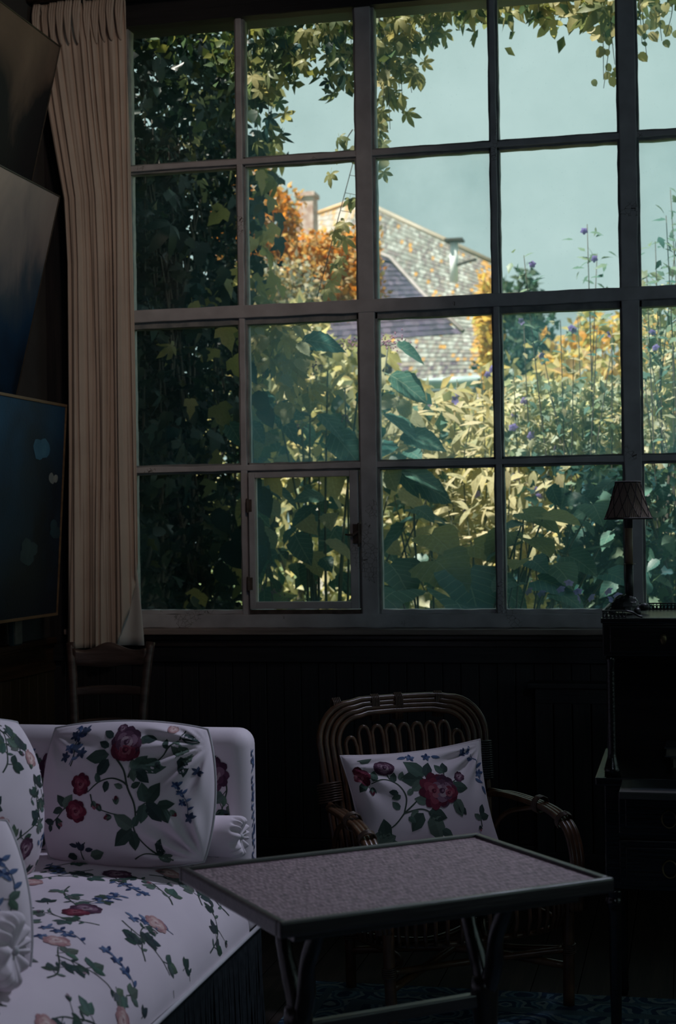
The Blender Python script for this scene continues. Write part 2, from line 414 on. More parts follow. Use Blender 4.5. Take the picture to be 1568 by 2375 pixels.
for x in POST:
    p = jag(x - .034, x + .034, WY, WY + .09, .985, 3.58, 2, 30).build('post', M['paint'], w1, bevel=.004)
    jag(x - .0435, x - .034, WY + .018, WY + .085, .99, 3.578, 2, 50).build('rebate', M['putty'], p)
    jag(x + .034, x + .0435, WY + .018, WY + .085, .99, 3.578, 2, 50).build('rebate', M['putty'], p)
for x in MUL:
    p = jag(x - .013, x + .013, WY + .004, WY + .08, .99, 3.578, 2, 30).build('mullion', M['paint'], w1, bevel=.004)
    jag(x - .0205, x - .013, WY + .022, WY + .075, .99, 3.578, 2, 50).build('rebate', M['putty'], p)
    jag(x + .013, x + .0205, WY + .022, WY + .075, .99, 3.578, 2, 50).build('rebate', M['putty'], p)
jag(-2.41, 2.0, WY - .006, WY + .10, .982, 1.04, 0, 90, .002).build('bottom_rail', M['paint'], w1, bevel=.004)
jag(-2.41, 2.0, WY + .02, WY + .09, 1.04, 1.056, 0, 120, .002).build('bottom_bead', M['paint'], w1)
jag(-2.41, 2.0, WY - .004, WY + .085, 2.298, 2.352, 0, 90).build('transom', M['paint'], w1, bevel=.004)
jag(-2.41, 2.0, WY + .018, WY + .08, 2.272, 2.298, 0, 90).build('transom_bead', M['putty'], w1)
for z in (1.6615, 2.9655):
    p = jag(-2.41, 2.0, WY + .003, WY + .08, z - .012, z + .012, 0, 60).build('rail', M['paint'], w1, bevel=.004)
    jag(-2.41, 2.0, WY + .022, WY + .075, z - .0205, z - .012, 0, 90).build('rebate', M['putty'], p)
    jag(-2.41, 2.0, WY + .022, WY + .075, z + .012, z + .0205, 0, 90).build('rebate', M['putty'], p)
jag(-2.41, 2.0, WY - .01, WY + .12, 3.578, 3.60, 0, 40).build('head_rail', M['lintel'], w1)
xs = sorted([(x, .0435) for x in POST] + [(x, .0205) for x in MUL])
for i in range(len(xs) - 1):
    a = xs[i][0] + xs[i][1]; b = xs[i + 1][0] - xs[i + 1][1]
    for j, (z0, z1) in enumerate(ROW):
        if i == 1 and j == 0: continue
        MB().box(a - .004, b + .004, GY - .0015, GY + .0015, z0 - .004, z1 + .004).build('pane', M['dusty'] if (j == 1 and i >= 1) or (j == 2 and i in (2, 4)) else M['clean'] if i == 0 else M['glass'], w1)
# opening casement in the second column of the lowest row
cs = MB(); x0, x1, z0, z1 = -1.808, -1.336, 1.062, 1.640
c_ = MB(); fwid = .027
for q in ((x0, x0 + fwid, z0, z1), (x1 - fwid - .008, x1, z0, z1)): c_.box(q[0], q[1], WY - .012, WY + .035, q[2], q[3])
for q in ((z0, z0 + .03), (z1 - .024, z1)): c_.box(x0 + fwid, x1 - fwid - .008, WY - .012, WY + .035, q[0], q[1])
cas = c_.build('casement', M['paint'], w1, bevel=.003)
MB().box(x0 + fwid - .004, x1 - fwid - .004, WY + .015, WY + .018, z0 + .027, z1 - .021).build('pane', M['glass'], cas)
MB().box(x0 - .002, x1 + .004, WY - .006, WY + .03, 1.041, 1.058).build('gap_strip', M['iron'], cas)
for z in (1.17, 1.50):
    h = MB(); h.tube([(x0 - .004, WY - .016, z - .03), (x0 - .004, WY - .016, z + .03)], .006, 8); h.box(x0 - .012, x0 + .014, WY - .016, WY - .011, z - .026, z + .026)
    h.build('hinge', M['iron'], cas)
lt = MB(); lx = x1 - .006; lt.box(lx - .014, lx + .02, WY - .022, WY - .01, 1.335, 1.415)
lt.tube([(lx - .045, WY - .03, 1.372), (lx - .01, WY - .034, 1.37), (lx + .01, WY - .03, 1.385)], [.003, .006, .006], 8)
lt.tube([(lx + .012, WY - .028, 1.32), (lx + .012, WY - .028, 1.42)], .005, 8)
lt.build('latch', M['iron'], cas)

# ------------------------------------------------------------------ curtain
ct = thing('curtain', 'long cream pinch-pleated curtain hanging left of the window', 'curtain', (-2.42, 6.2, .92))
def cl(t):     # left edge of the curtain from top (0) to hem (1)
    return np.interp(t, [0, .04, .16, .30, .40, .7, 1.0], [-2.705, -2.69, -2.64, -2.575, -2.565, -2.57, -2.585])
def crr(t): return np.interp(t, [0, .25, .5, .75, 1.0], [-2.282, -2.272, -2.262, -2.257, -2.250])
rr = random.Random(3)
ph = [rr.uniform(-.6, .6) for _ in range(12)]
KX = [0]; _k = random.Random(5)
for i in range(12): KX.append(KX[-1] + _k.uniform(.5, 1.6))
KX = [k / KX[-1] for k in KX]
KA = [_k.uniform(.55, 1.25) for _ in KX]
def pleat(s, t):
    top = max(0., 1 - t / .06)
    ss = min(1, max(0, s + .018 * sin(4.1 * t + 5 * s) + .010 * sin(9 * t + 11 * s)))
    i = min(11, max(0, int(np.searchsorted(KX, ss, 'right')) - 1)); f = (ss - KX[i]) / (KX[i + 1] - KX[i]); am = KA[i] + (KA[i + 1] - KA[i]) * f
    y = -.017 * am * (1 - .2 * t) * (-.5 * cos(2 * pi * f))
    y += .016 * sin(2 * pi * 3.1 * s + 2.0 * t + .5) * (.3 + .7 * t) + .003 * sin(2 * pi * 17 * s + 3 * t)
    y += .010 * top * sin(2 * pi * 24 * s)
    # slack folds lower down
    y += .020 * math.exp(-((s - .42 - .25 * (t - .55)) / .06) ** 2) * math.exp(-((t - .62) / .16) ** 2)
    y -= .024 * math.exp(-((s - .55) / .05) ** 2) * math.exp(-((t - .80) / .2) ** 2)
    y -= .018 * math.exp(-((s - .80) / .07) ** 2) * min(1, t * 2)
    return y
ZT, ZB = 3.645, .905
def curt(u, v):
    t = v; hem = 1.0
    if u > .60: hem = 1 - .135 * ((u - .60) / .40) ** 1.9
    tt = t * hem
    x = cl(tt) + (crr(tt) - cl(tt)) * u
    z = ZT - (ZT - ZB) * tt
    if t < .001: z += .014 * abs(sin(pi * 11 * u)) - (.04 if .60 < u < .68 else 0)
    y = 6.20 + pleat(u, tt)
    if u > .8: y -= .03 * ((u - .8) / .2) ** 2 * t
    return (x, y, z)
MB().grid(curt, 220, 110).build('panel', M['curtain'], ct, smooth=True, solid=.003)
for i in range(11):
    s = (i + .5) / 11
    if .60 < s < .68: continue
    b = MB()
    for d in (-.010, 0, .010):
        x = cl(.02) + (crr(.02) - cl(.02)) * s + d
        pts = [(x, 6.185 + pleat(s, 0), ZT + .012), (x, 6.168 + pleat(s, 0), ZT - .05), (x - d * .7, 6.175 + pleat(s, 0), ZT - .135), (x - d * .9, 6.19 + pleat(s, 0), ZT - .17)]
        b.tube(smooth_path(pts, 4), [.0075] * 9 + [.006, .005, .004, .002], 8)
    b.build('pinch_pleat', M['curtain'], ct, smooth=True)
def lin(u, v):
    t = .80 + .20 * v; x = -2.40 + (crr(t) - .05 * (1 - v) ** 1.5 + 2.40) * u
    return (x + .004 * v * u, 6.235 + .008 * sin(9 * u + 3 * v), ZT - (ZT - .915) * t)
MB().grid(lin, 20, 14).build('lining', M['lining'], ct, smooth=True, solid=.003, label='white lining showing below the lifted hem')
rl = MB().tube([(LX + .01, 6.17, 3.672), (-.4, 6.17, 3.672)], .011, 10)
rl = rl.build('curtain_rail', M['iron'], smooth=True); tag(rl, 'thin dark curtain rail fixed under the ceiling', 'curtain rail')

# ------------------------------------------------------------------ paintings on the left wall
def paint_canvas(name, stops, seed, sc=(1.2, 1, 2.0), grad=1.2, gdir=(0, 0, 1)):
    m, t, p = newmat(name); N = t.nodes; L = t.links
    tc = N.new('ShaderNodeTexCoord'); mp = N.new('ShaderNodeMapping'); mp.inputs['Scale'].default_value = sc; mp.inputs['Location'].default_value = (seed, seed * .7, 0)
    nz = N.new('ShaderNodeTexNoise'); nz.inputs['Scale'].default_value = 2.2; nz.inputs['Detail'].default_value = 7; nz.inputs['Distortion'].default_value = .6
    L.new(tc.outputs['Object'], mp.inputs[0]); L.new(mp.outputs[0], nz.inputs['Vector'])
    dt = N.new('ShaderNodeVectorMath'); dt.operation = 'DOT_PRODUCT'; dt.inputs[1].default_value = gdir; L.new(tc.outputs['Object'], dt.inputs[0])
    ma = N.new('ShaderNodeMath'); ma.operation = 'MULTIPLY_ADD'; ma.inputs[1].default_value = grad; L.new(dt.outputs['Value'], ma.inputs[0])
    n2 = N.new('ShaderNodeMath'); n2.operation = 'MULTIPLY_ADD'; n2.inputs[1].default_value = .9; n2.inputs[2].default_value = -.45
    L.new(nz.outputs['Fac'], n2.inputs[0]); L.new(n2.outputs[0], ma.inputs[2])
    rp = N.new('ShaderNodeValToRGB'); els = rp.color_ramp.elements
    while len(els) < len(stops): els.new(.5)
    for i, (q, c) in enumerate(stops): els[i].position = q; els[i].color = (*c, 1)
    L.new(ma.outputs[0], rp.inputs[0]); L.new(rp.outputs[0], p.inputs['Base Color'])
    b = N.new('ShaderNodeBump'); b.inputs['Strength'].default_value = .3; b.inputs['Distance'].default_value = .003
    n3 = N.new('ShaderNodeTexNoise'); n3.inputs['Scale'].default_value = 60; L.new(mp.outputs[0], n3.inputs['Vector']); L.new(n3.outputs['Fac'], b.inputs['Height']); L.new(b.outputs[0], p.inputs['Normal'])
    p.inputs['Roughness'].default_value = .6; p.inputs['Specular IOR Level'].default_value = .25
    return m
def painting(label, ytop, ztop, xtop, wid, hgt, tilt, cmat, fmat, fw_=.012, blobs=()):
    # local frame: x runs toward the window, z up the canvas, -y out into the room
    t = thing('painting', label, 'painting', (xtop - hgt * sin(tilt), ytop - wid / 2, ztop - hgt * cos(tilt)), (0, 0, 0))
    t.rotation_euler = (Matrix.Rotation(pi / 2, 4, 'Z') @ Matrix.Rotation(tilt, 4, 'X')).to_euler()
    MB().box(-wid / 2 + .003, wid / 2 - .003, -.002, .022, .003, hgt - .003).build('canvas', cmat, t, local=True)
    b = MB()
    for q in ((-wid / 2, wid / 2, -.006, .026, hgt - fw_, hgt), (-wid / 2, wid / 2, -.006, .026, 0, fw_), (-wid / 2, -wid / 2 + fw_, -.006, .026, fw_, hgt - fw_), (wid / 2 - fw_, wid / 2, -.006, .026, fw_, hgt - fw_)): b.box(*q)
    b.build('frame', fmat, t, local=True, bevel=.002)
    for (bx, bz, br, bc) in blobs:
        d = MB()
        for k in range(5):
            q = random.Random(int(bx * 1000) + k); cx = bx + q.uniform(-br, br) * .7; cz = bz + q.uniform(-br, br) * .4; r = br * q.uniform(.35, .7)
            n = 14; vs = [(cx, -.0035 - k * .0003, cz)] + [(cx + r * 1.25 * cos(2 * pi * i / n) * q.uniform(.85, 1.1), -.003 - k * .0003, cz + r * .85 * sin(2 * pi * i / n) * q.uniform(.85, 1.1)) for i in range(n)]
            d.add(vs, [(0, 1 + i, 1 + (i + 1) % n) for i in range(n)])
        d.build('dab', bc, t, local=True)
    return t
M['frame_dark'] = wood('thin_dark_frame', (.03, .025, .02), (.06, .05, .04), 'x', .45)
M['frame_oak'] = wood('thin_oak_frame', (.12, .065, .03), (.22, .13, .065), 'x', .42)
pm1 = paint_canvas('brown_evening_oil', [(.0, (.012, .018, .025)), (.35, (.022, .026, .032)), (.45, (.16, .12, .10)), (.7, (.32, .24, .19)), (1, (.46, .33, .25))], 1.3, (1, 1, .9), .75)
pm2 = paint_canvas('grey_blue_oil', [(.0, (.006, .02, .045)), (.28, (.014, .07, .17)), (.45, (.08, .13, .19)), (.62, (.34, .31, .33)), (1, (.62, .54, .52))], 4.1, (1.6, 1, 1.0), 1.0, (-.25, 0, .97))
pm3 = paint_canvas('deep_blue_oil', [(.0, (.008, .016, .030)), (.3, (.010, .045, .095)), (.6, (.014, .10, .24)), (1, (.025, .17, .38))], 8.6, (1.2, 1, 1.2), .7, (-.5, 0, .87))
dab1 = noise_mat('blue_petal_paint', (.02, .13, .26), (.05, .20, .36), 14, rough=.6); dab2 = noise_mat('pale_petal_paint', (.22, .26, .29), (.36, .38, .38), 20, rough=.6)
dab3 = noise_mat('teal_dab_paint', (.01, .045, .07), (.02, .07, .10), 14, rough=.6)
painting('unframed brown evening painting hung highest, tilted forward by the curtain', 6.0, 3.41, -2.498, 1.15, .80, radians(13.5), pm1, M['frame_dark'], .006)
painting('pale grey to deep blue painting tilted forward in the middle of the wall', 6.0, 2.79, -2.508, 1.0, .95, radians(14), pm2, M['frame_dark'], .006)
P3 = painting('dark blue painting with pale blue dabs in a thin oak frame, lowest of three', 6.0, 1.925, -2.49, 1.0, .87, radians(3.5), pm3, M['frame_oak'], .012,
         ((.26, .66, .07, dab1), (.395, .565, .035, dab2), (.20, .27, .07, dab3), (.44, .36, .05, dab3)))
# a small slate-coloured book standing on the dado ledge
bk = thing('book', 'small dull teal book standing upright on the dado ledge below the paintings', 'book', (-2.64, 5.86, .944))
MB().box(-2.665, -2.645, 5.80, 5.876, .944, 1.095).build('cover', noise_mat('teal_book_cloth', (.02, .05, .06), (.035, .075, .085), 20, rough=.7), bk, bevel=.002)
MB().box(-2.671, -2.639, 5.804, 5.872, .950, 1.09).build('pages', noise_mat('book_pages', (.15, .14, .12), (.22, .2, .17), 30, rough=.9), bk)

# ------------------------------------------------------------------ ceiling spotlights: one lights the pictures, one is added fill
def spotlight(label, x, y, tgt, energy, colr, size, blend):
    sp = thing('ceiling_spotlight', label, 'spotlight', (x, y, CZ))
    MB().lathe([(.05, CZ), (.05, CZ - .02), (.012, CZ - .03), (.012, CZ - .12)], (x, y, 0)).build('mount', M['iron'], sp, smooth=True)
    tgt = Vector(tgt); o_ = Vector((x, y, CZ - .16)); dq = (tgt - o_).to_track_quat('Z', 'Y').to_matrix()
    MB().lathe([(.03, -.08), (.055, -.05), (.075, .06), (.070, .06), (.05, -.04)], o_, 20, dq).build('can', M['iron'], sp, smooth=True)
    ld = bpy.data.lights.new('spot_bulb', 'SPOT'); lo = bpy.data.objects.new('spot_bulb', ld); col.objects.link(lo); lo.parent = sp
    lo.location = o_ + (tgt - o_).normalized() * .07 - Vector(sp.location); lo.rotation_euler = (tgt - o_).to_track_quat('-Z', 'Y').to_euler()
    ld.energy = energy; ld.color = colr; ld.spot_size = radians(size); ld.spot_blend = blend; ld.shadow_soft_size = .11
spotlight('small black ceiling spotlight aimed at the paintings and curtain', -.55, 3.1, (-2.5, 5.85, 2.55), 52, (1.0, .76, .58), 62, .9)
spotlight('added fill spotlight, out of view, aimed down at the sofa and table', .32, 5.05, (-1.15, 3.15, .5), FILL[0], (.72, .77, 1.0), 60, 1.0)  # added fill, in place of cool window light on seat and table

# ------------------------------------------------------------------ printed flowers
GREEN = [srgb(66, 84, 76), srgb(80, 102, 92), srgb(56, 72, 70), srgb(98, 116, 104)]
STEM = srgb(62, 74, 66); CRIM = [srgb(112, 44, 62), srgb(136, 64, 80), srgb(88, 34, 52), srgb(156, 96, 106)]
MAUV = [srgb(92, 60, 80), srgb(132, 100, 118), srgb(72, 44, 64), srgb(166, 142, 150)]
PINK = [srgb(190, 150, 148), srgb(208, 176, 172), srgb(172, 128, 130), srgb(222, 198, 194)]
BLUE = [srgb(64, 82, 122), srgb(86, 106, 144), srgb(52, 66, 104), srgb(110, 128, 162)]
class Print:
    """flat printed motifs laid on a surface function S(x, y) -> (point, normal), x and y in metres on the cloth"""
    def __init__(s, S, seed=1, ok=None): s.S = S; s.m = MB(); s.r = random.Random(seed); s.k = 0; s.ok = ok
    def put(s, pts, faces, c, lay):
        s.k += 1; off = .0007 + lay * .00022 + (s.k % 9) * .00002; vs = []
        for (x, y) in pts:
            if s.ok and not s.ok(x, y): return
            p, n = s.S(x, y); vs.append(Vector(p) + Vector(n) * off)
        s.m.add(vs, faces, c)
    def leaf(s, x, y, a, L, w=.45, c=None, lay=1):
        c = c or s.r.choice(GREEN); n = 5; d = (cos(a), sin(a)); q = (-d[1], d[0]); bend = s.r.uniform(-.15, .15)
        for side, mul in ((1, 1.0), (-1, .8)):
            pts = []; fs = []
            for i in range(n + 1):
                t = i / n; ww = w * L * .5 * sin(pi * t ** .8) ** .8 * (1 + .12 * (i % 2)); cx = x + d[0] * L * t + q[0] * bend * L * t * t; cy = y + d[1] * L * t + q[1] * bend * L * t * t
                pts += [(cx, cy), (cx + q[0] * ww * .5 * side, cy + q[1] * ww * .5 * side), (cx + q[0] * ww * side, cy + q[1] * ww * side)]
            for i in range(n):
                for k in range(2): fs.append((i * 3 + k, i * 3 + k + 1, i * 3 + 4 + k, i * 3 + 3 + k))
            s.put(pts, fs, tuple(v * mul for v in c), lay)
    def stem(s, P, w=.0035, c=STEM):
        w *= 1.25
        Q = [(p.x, p.y) for p in smooth_path([(x, y, 0) for x, y in P], 6)]; pts = []; fs = []
        for i, (x, y) in enumerate(Q):
            a = Q[max(0, i - 1)]; b = Q[min(len(Q) - 1, i + 1)]; dx, dy = b[0] - a[0], b[1] - a[1]; l = hypot(dx, dy) or 1
            ww = w * (1 - .4 * i / len(Q)); pts += [(x - dy / l * ww / 2, y + dx / l * ww / 2), (x + dy / l * ww / 2, y - dx / l * ww / 2)]
        for i in range(len(Q) - 1): fs.append((2 * i, 2 * i + 1, 2 * i + 3, 2 * i + 2))
        s.put(pts, fs, c, 0); return Q
    def petal(s, x, y, a, r, sq, c, lay):
        n = 11; pts = [(x, y)]; d = (cos(a), sin(a)); q = (-d[1], d[0])
        for f_ in (.55, 1.0):
            for i in range(n):
                t = 2 * pi * i / n; k = r * f_ * (1 + .09 * sin(3 * t + s.r.uniform(0, 1)))
                pts.append((x + d[0] * k * cos(t) + q[0] * k * sq * sin(t), y + d[1] * k * cos(t) + q[1] * k * sq * sin(t)))
        fs = [(0, 1 + i, 1 + (i + 1) % n) for i in range(n)] + [(1 + i, 1 + n + i, 1 + n + (i + 1) % n, 1 + (i + 1) % n) for i in range(n)]
        s.put(pts, fs, c, lay)
    def rose(s, x, y, r, cols=CRIM, sq=1.0):
        r1 = s.r
        for i in range(8):
            a = 2 * pi * i / 8 + r1.uniform(-.2, .2)
            s.petal(x + cos(a) * r * .62, y + sin(a) * r * .62 * sq, a + pi / 2, r * .42, .8 * sq, cols[2 if i % 3 else 0], 3)
        for i in range(6):
            a = 2 * pi * i / 6 + .4
            s.petal(x + cos(a) * r * .42, y + sin(a) * r * .42 * sq, a + pi / 2, r * .36, .7 * sq, cols[0 if i % 2 else 1], 4)
        for i in range(5):
            a = 2 * pi * i / 5
            s.petal(x + cos(a) * r * .22, y + sin(a) * r * .22 * sq, a + pi / 2, r * .26, .6 * sq, cols[1 if i % 2 else 3], 5)
        s.petal(x, y, 0, r * .18, .9, cols[2], 6); s.petal(x + r * .05, y, 1, r * .09, .8, cols[1], 7)
    def bud(s, x, y, a, L, c=None):
        s.petal(x + cos(a) * L * .5, y + sin(a) * L * .5, a, L * .42, .62, c or s.r.choice(CRIM), 3)
        for d in (-.5, 0, .5): s.leaf(x, y, a + d, L * .75, .3, None, 4)
    def fleur(s, x, y, r, cols=BLUE):
        for i in range(5):
            a = 2 * pi * i / 5 + s.r.uniform(-.2, .2); s.leaf(x, y, a, r, .55, s.r.choice(cols), 3)
    def spray(s, x, y, a, sc=1.0):      # blue sprig
        P = [(x, y), (x + cos(a) * .05 * sc, y + sin(a) * .05 * sc), (x + cos(a + .25) * .11 * sc, y + sin(a + .25) * .11 * sc)]
        s.stem(P, .0022 * sc ** .5, srgb(64, 84, 110))
        for k in range(7):
            t = (k + 1) / 7.0; px = x + cos(a + .2 * t) * .12 * sc * t; py = y + sin(a + .2 * t) * .12 * sc * t
            b = a + (1 if k % 2 else -1) * s.r.uniform(.5, 1.1); s.leaf(px, py, b, .026 * sc, .4, s.r.choice(BLUE), 2)
            if k % 2: s.fleur(px + cos(b) * .024 * sc, py + sin(b) * .024 * sc, .016 * sc)
    def trio(s, x, y, a, L):           # three leaflets on a short stalk
        bx, by_ = x + cos(a) * L * .45, y + sin(a) * L * .45
        s.stem([(x, y), ((x + bx) / 2, (y + by_) / 2), (bx, by_)], .0022)
        c = s.r.choice(GREEN)
        for d, k in ((0, 1.0), (.95, .8), (-.95, .8)): s.leaf(bx, by_, a + d + s.r.uniform(-.15, .15), L * k, .58, tuple(v * s.r.uniform(.85, 1.15) for v in c))
    def twig(s, x, y, a, sc=1.0, bend=.5, flower=None):   # winding stem with clusters of leaves and a flower at its tip
        P = []; q = a; cx, cy = x, y
        for k in range(6):
            P.append((cx, cy)); q += bend / 5 + s.r.uniform(-.28, .28); cx += cos(q) * .036 * sc; cy += sin(q) * .036 * sc
        s.stem(P, .0038 * sc ** .5)
        for k in (1, 2, 4):
            t = P[k]; b = a + bend * k / 5; sg = 1 if (k + int(x * 100)) % 2 else -1
            s.trio(t[0], t[1], b + sg * s.r.uniform(.6, 1.2), .040 * sc * s.r.uniform(.8, 1.2))
            if s.r.random() < .6: s.leaf(t[0], t[1], b - sg * s.r.uniform(.5, 1.2), .024 * sc, .35)
        if s.r.random() < .5:
            t = P[3]; b = a - 1.2; s.stem([t, (t[0] + cos(b) * .02, t[1] + sin(b) * .02), (t[0] + cos(b) * .045 * sc, t[1] + sin(b) * .045 * sc)], .002); s.bud(t[0] + cos(b) * .045 * sc, t[1] + sin(b) * .045 * sc, b, .024 * sc, s.r.choice(MAUV))
        if flower == 'rose': s.rose(cx, cy, .036 * sc, CRIM)
        elif flower == 'mauve': s.rose(cx, cy, .042 * sc, MAUV)
        elif flower == 'pink': s.rose(cx, cy, .034 * sc, PINK)
        elif flower == 'bud': s.bud(cx, cy, q, .03 * sc)
        elif flower == 'leaf': s.trio(cx, cy, q, .04 * sc)
    def scatter(s, x0, x1, y0, y1, step, sc=1.0):
        y = y0; row = 0
        kinds = ['twig_pink', 'spray', 'twig_mauve', 'twig_bud', 'twig_leaf', 'spray', 'twig_rose']
        while y < y1:
            x = x0 + (row % 2) * step * .5; i = 0
            while x < x1:
                k = s.r.choice(kinds); px = x + s.r.uniform(-.2, .2) * step; py = y + s.r.uniform(-.2, .2) * step; a = s.r.uniform(0, 2 * pi)
                if k == 'spray': s.spray(px, py, a, sc)
                else: s.twig(px, py, a, sc, s.r.choice((-.9, .9, .5)), k[5:])
                x += step; i += 1
            y += step * .8; row += 1
    def build(s, parent, local=True, label=None):
        return s.m.build('floral_print', M['print'], parent, local=local, label=label, kind='stuff')

# ------------------------------------------------------------------ sofa
SO = (-1.55, 3.35, 0)
sofa = thing('sofa', 'cream chintz loveseat printed with roses, with dark fringe, at left', 'sofa', SO)
SY0, SY1, SF, SB = 2.50, 4.05, -1.17, -1.98
# seat: top runs from the back, rolls over the front edge down to the piping
prof = [(-1.99, .500), (-1.90, .515), (-1.75, .528), (-1.60, .530), (-1.48, .523)]
for i in range(1, 11):
    a = pi / 2 * i / 10; prof.append((-1.42 + .25 * sin(a), .312 + .205 * cos(a)))
pl = [0]
for i in range(1, len(prof)): pl.append(pl[-1] + hypot(prof[i][0] - prof[i - 1][0], prof[i][1] - prof[i - 1][1]))
PX = [p[0] for p in prof]; PZ = [p[1] for p in prof]
def seatP(b, a):      # b metres from the back over the roll, a metres along the length
    x = float(np.interp(b, pl, PX)); z = float(np.interp(b, pl, PZ)); y = SY0 + a
    e = min(a, (SY1 - SY0) - a); z -= .012 * math.exp(-max(e, 0) / .03); 
    z += .004 * sin(5 * a + 2) * sin(6 * b)
    return Vector((x, y, z))
def surf(fn, e=.004):
    def S(x, y):
        p = fn(x, y); n = (fn(x + e, y) - fn(x - e, y)).cross(fn(x, y + e) - fn(x, y - e))
        return p, n.normalized()
    return S
BL = pl[-1]; AL = SY1 - SY0
MB().grid(lambda u, v: seatP(u * BL, v * AL), 70, 60).build('seat', M['chintz'], sofa, smooth=True)
pr = Print(surf(seatP), 5, lambda x, y: .01 < x < BL - .008 and .02 < y < AL - .03)
pr.scatter(.14, BL, .03, AL, .145, .98); pr.build(sofa, False, 'printed roses, leaves and blue sprigs')
MB().tube([(SF + .003, SY0 - .1, .306), (SF + .003, SY1 + .10, .306)], .006, 8).build('piping', M['piping'], sofa, smooth=True)
MB().box(SB + .02, SF - .02, SY0 - .12, SY1 + .12, .10, .305).build('base', M['fringe'], sofa)
b = MB(); q = random.Random(2); y = SY0 - .1
while y < SY1 + .11:
    b.tube([(SF - .002, y, .302), (SF + q.uniform(-.004, .006), y + q.uniform(-.003, .003), .16), (SF + q.uniform(-.006, .008), y + q.uniform(-.004, .004), .012)], [.0035, .004, .0045], 5)
    y += .0095
b.build('fringe', M['fringe'], sofa, kind='stuff')
# arms: padded slabs with rounded tops, front panel faces the room
def pad(name, x0, x1, y0, y1, z0, z1, r, mat=M['chintz']):
    bm = bmesh.new(); bmesh.ops.create_cube(bm, size=1)
    for v in bm.verts: v.co = Vector(((x0 + x1) / 2 + v.co.x * (x1 - x0), (y0 + y1) / 2 + v.co.y * (y1 - y0), (z0 + z1) / 2 + v.co.z * (z1 - z0)))
    bmesh.ops.bevel(bm, geom=bm.edges[:], offset=r, segments=6, affect='EDGES', profile=.5)
    bmesh.ops.subdivide_edges(bm, edges=[e for e in bm.edges if e.calc_length() > .1], cuts=6, use_grid_fill=True)
    for v in bm.verts: v.co -= Vector(SO)
    me = bpy.data.meshes.new(name); bm.to_mesh(me); bm.free(); me.materials.append(mat)
    me.polygons.foreach_set('use_smooth', [True] * len(me.polygons))
    o = bpy.data.objects.new(name, me); col.objects.link(o); o.parent = sofa; return o
a1 = pad('arm', -2.02, SF - .005, SY1, SY1 + .13, .28, .852, .045)
a2 = pad('arm', -2.02, SF - .005, SY0 - .13, SY0, .28, .852, .045)
bk_ = pad('back', -2.14, -1.93, SY0 - .06, SY1 + .06, .28, .865, .07)
pr = Print(lambda x, y: (Vector((x, SY1 - .0006, y)), Vector((0, -1, 0))), 8, lambda x, y: -1.95 < x < SF - .05 and .5 < y < .80)
pr.scatter(-1.95, -1.2, .52, .80, .14, .85); pr.rose(-1.262, .735, .038, MAUV, 1.3); pr.trio(-1.25, .66, -1.2, .045); pr.trio(-1.27, .62, 2.6, .04); pr.rose(-1.73, .745, .046, MAUV); pr.twig(-1.27, .56, 1.4, .9, .3, 'leaf')
pr.build(a1, False)
pr = Print(lambda x, y: (Vector((SF - .0046, x, y)), Vector((1, 0, 0))), 9, lambda x, y: SY1 + .045 < x < SY1 + .088 and .34 < y < .81)
for k in range(6): pr.spray(SY1 + .066, .36 + k * .075, pi / 2, .62)
for k in range(5): pr.leaf(SY1 + .066, .38 + k * .09, 1.3 + .5 * (k % 2), .035, .4, BLUE[k % 3])
pr.build(a1, False)
for yy in (SY0 - .08, SY1 + .08):
    for xx in (-2.05, SF - .06):
        MB().lathe([(.018, 0), (.022, .03), (.03, .10)], (xx, yy, 0)).build('foot', M['darkwood'], sofa, smooth=True)

# ------------------------------------------------------------------ cushions
def pillow_fn(w, h, t, k=.05, rc=.0, wr=(), seed=1):
    q = random.Random(seed); p1, p2, p3 = q.uniform(0, 6), q.uniform(0, 6), q.uniform(0, 6)
    def f(x, y, side=1):
        u = max(-1, min(1, x)); v = max(-1, min(1, y))
        X = w / 2 * u * (1 - k * (1 - v * v)) * sqrt(1 - rc * v * v); Y = h / 2 * v * (1 - k * (1 - u * u)) * sqrt(1 - rc * u * u)
        e = max(0, (1 - u * u) * (1 - v * v)); z = t / 2 * e ** .42
        z += .004 * sin(4 * u + p1) * sin(5 * v + p2) * e
        for (cu_, cv_, amp, fr) in wr:
            dx, dy = u - cu_, v - cv_; r = hypot(dx, dy); th = atan2(dy, dx)
            z += amp * sin(fr * th + p3) * math.exp(-((r - .45) / .38) ** 2) * min(1, e * 6)
        return Vector((X, Y, z * side))
    return f
def cushion(name, label, loc, rot, w, h, t, k=.05, rc=0, wr=(), seed=1, cat='cushion', group=None, ear=False):
    c = thing(name, label, cat, loc, rot, group)
    f = pillow_fn(w, h, t, k, rc, wr, seed)
    b = MB(); n = 64; g = lambda s: sin((s - .5) * pi) * .75 + (s - .5) * 2 * .25
    b.grid(lambda u, v: f(g(u), g(v), 1), n, n); b.grid(lambda u, v: f(-g(u), g(v), -1), n, n)
    b.build('cover', M['chintz'], c, local=True, smooth=True, weld=True)
    pts = []
    for e in range(4):
        for i in range(24):
            s = -1 + 2 * i / 24
            u, v = [(s, -1), (1, s), (-s, 1), (-1, -s)][e]; pts.append(f(u, v) * 1.006)
    MB().tube(pts, .0035, 6, closed=True).build('piping', M['piping'] if not ear else M['chintz'], c, local=True, smooth=True)
    return c, f
def printer(f, w, h, seed):
    # print coordinates run in the cushion's own -1..1 square scaled to metres
    def fn(x, y): return f(x / (w / 2), y / (h / 2), 1)
    return Print(surf(fn), seed, lambda x, y: abs(x) < w / 2 * .965 and abs(y) < h / 2 * .965)

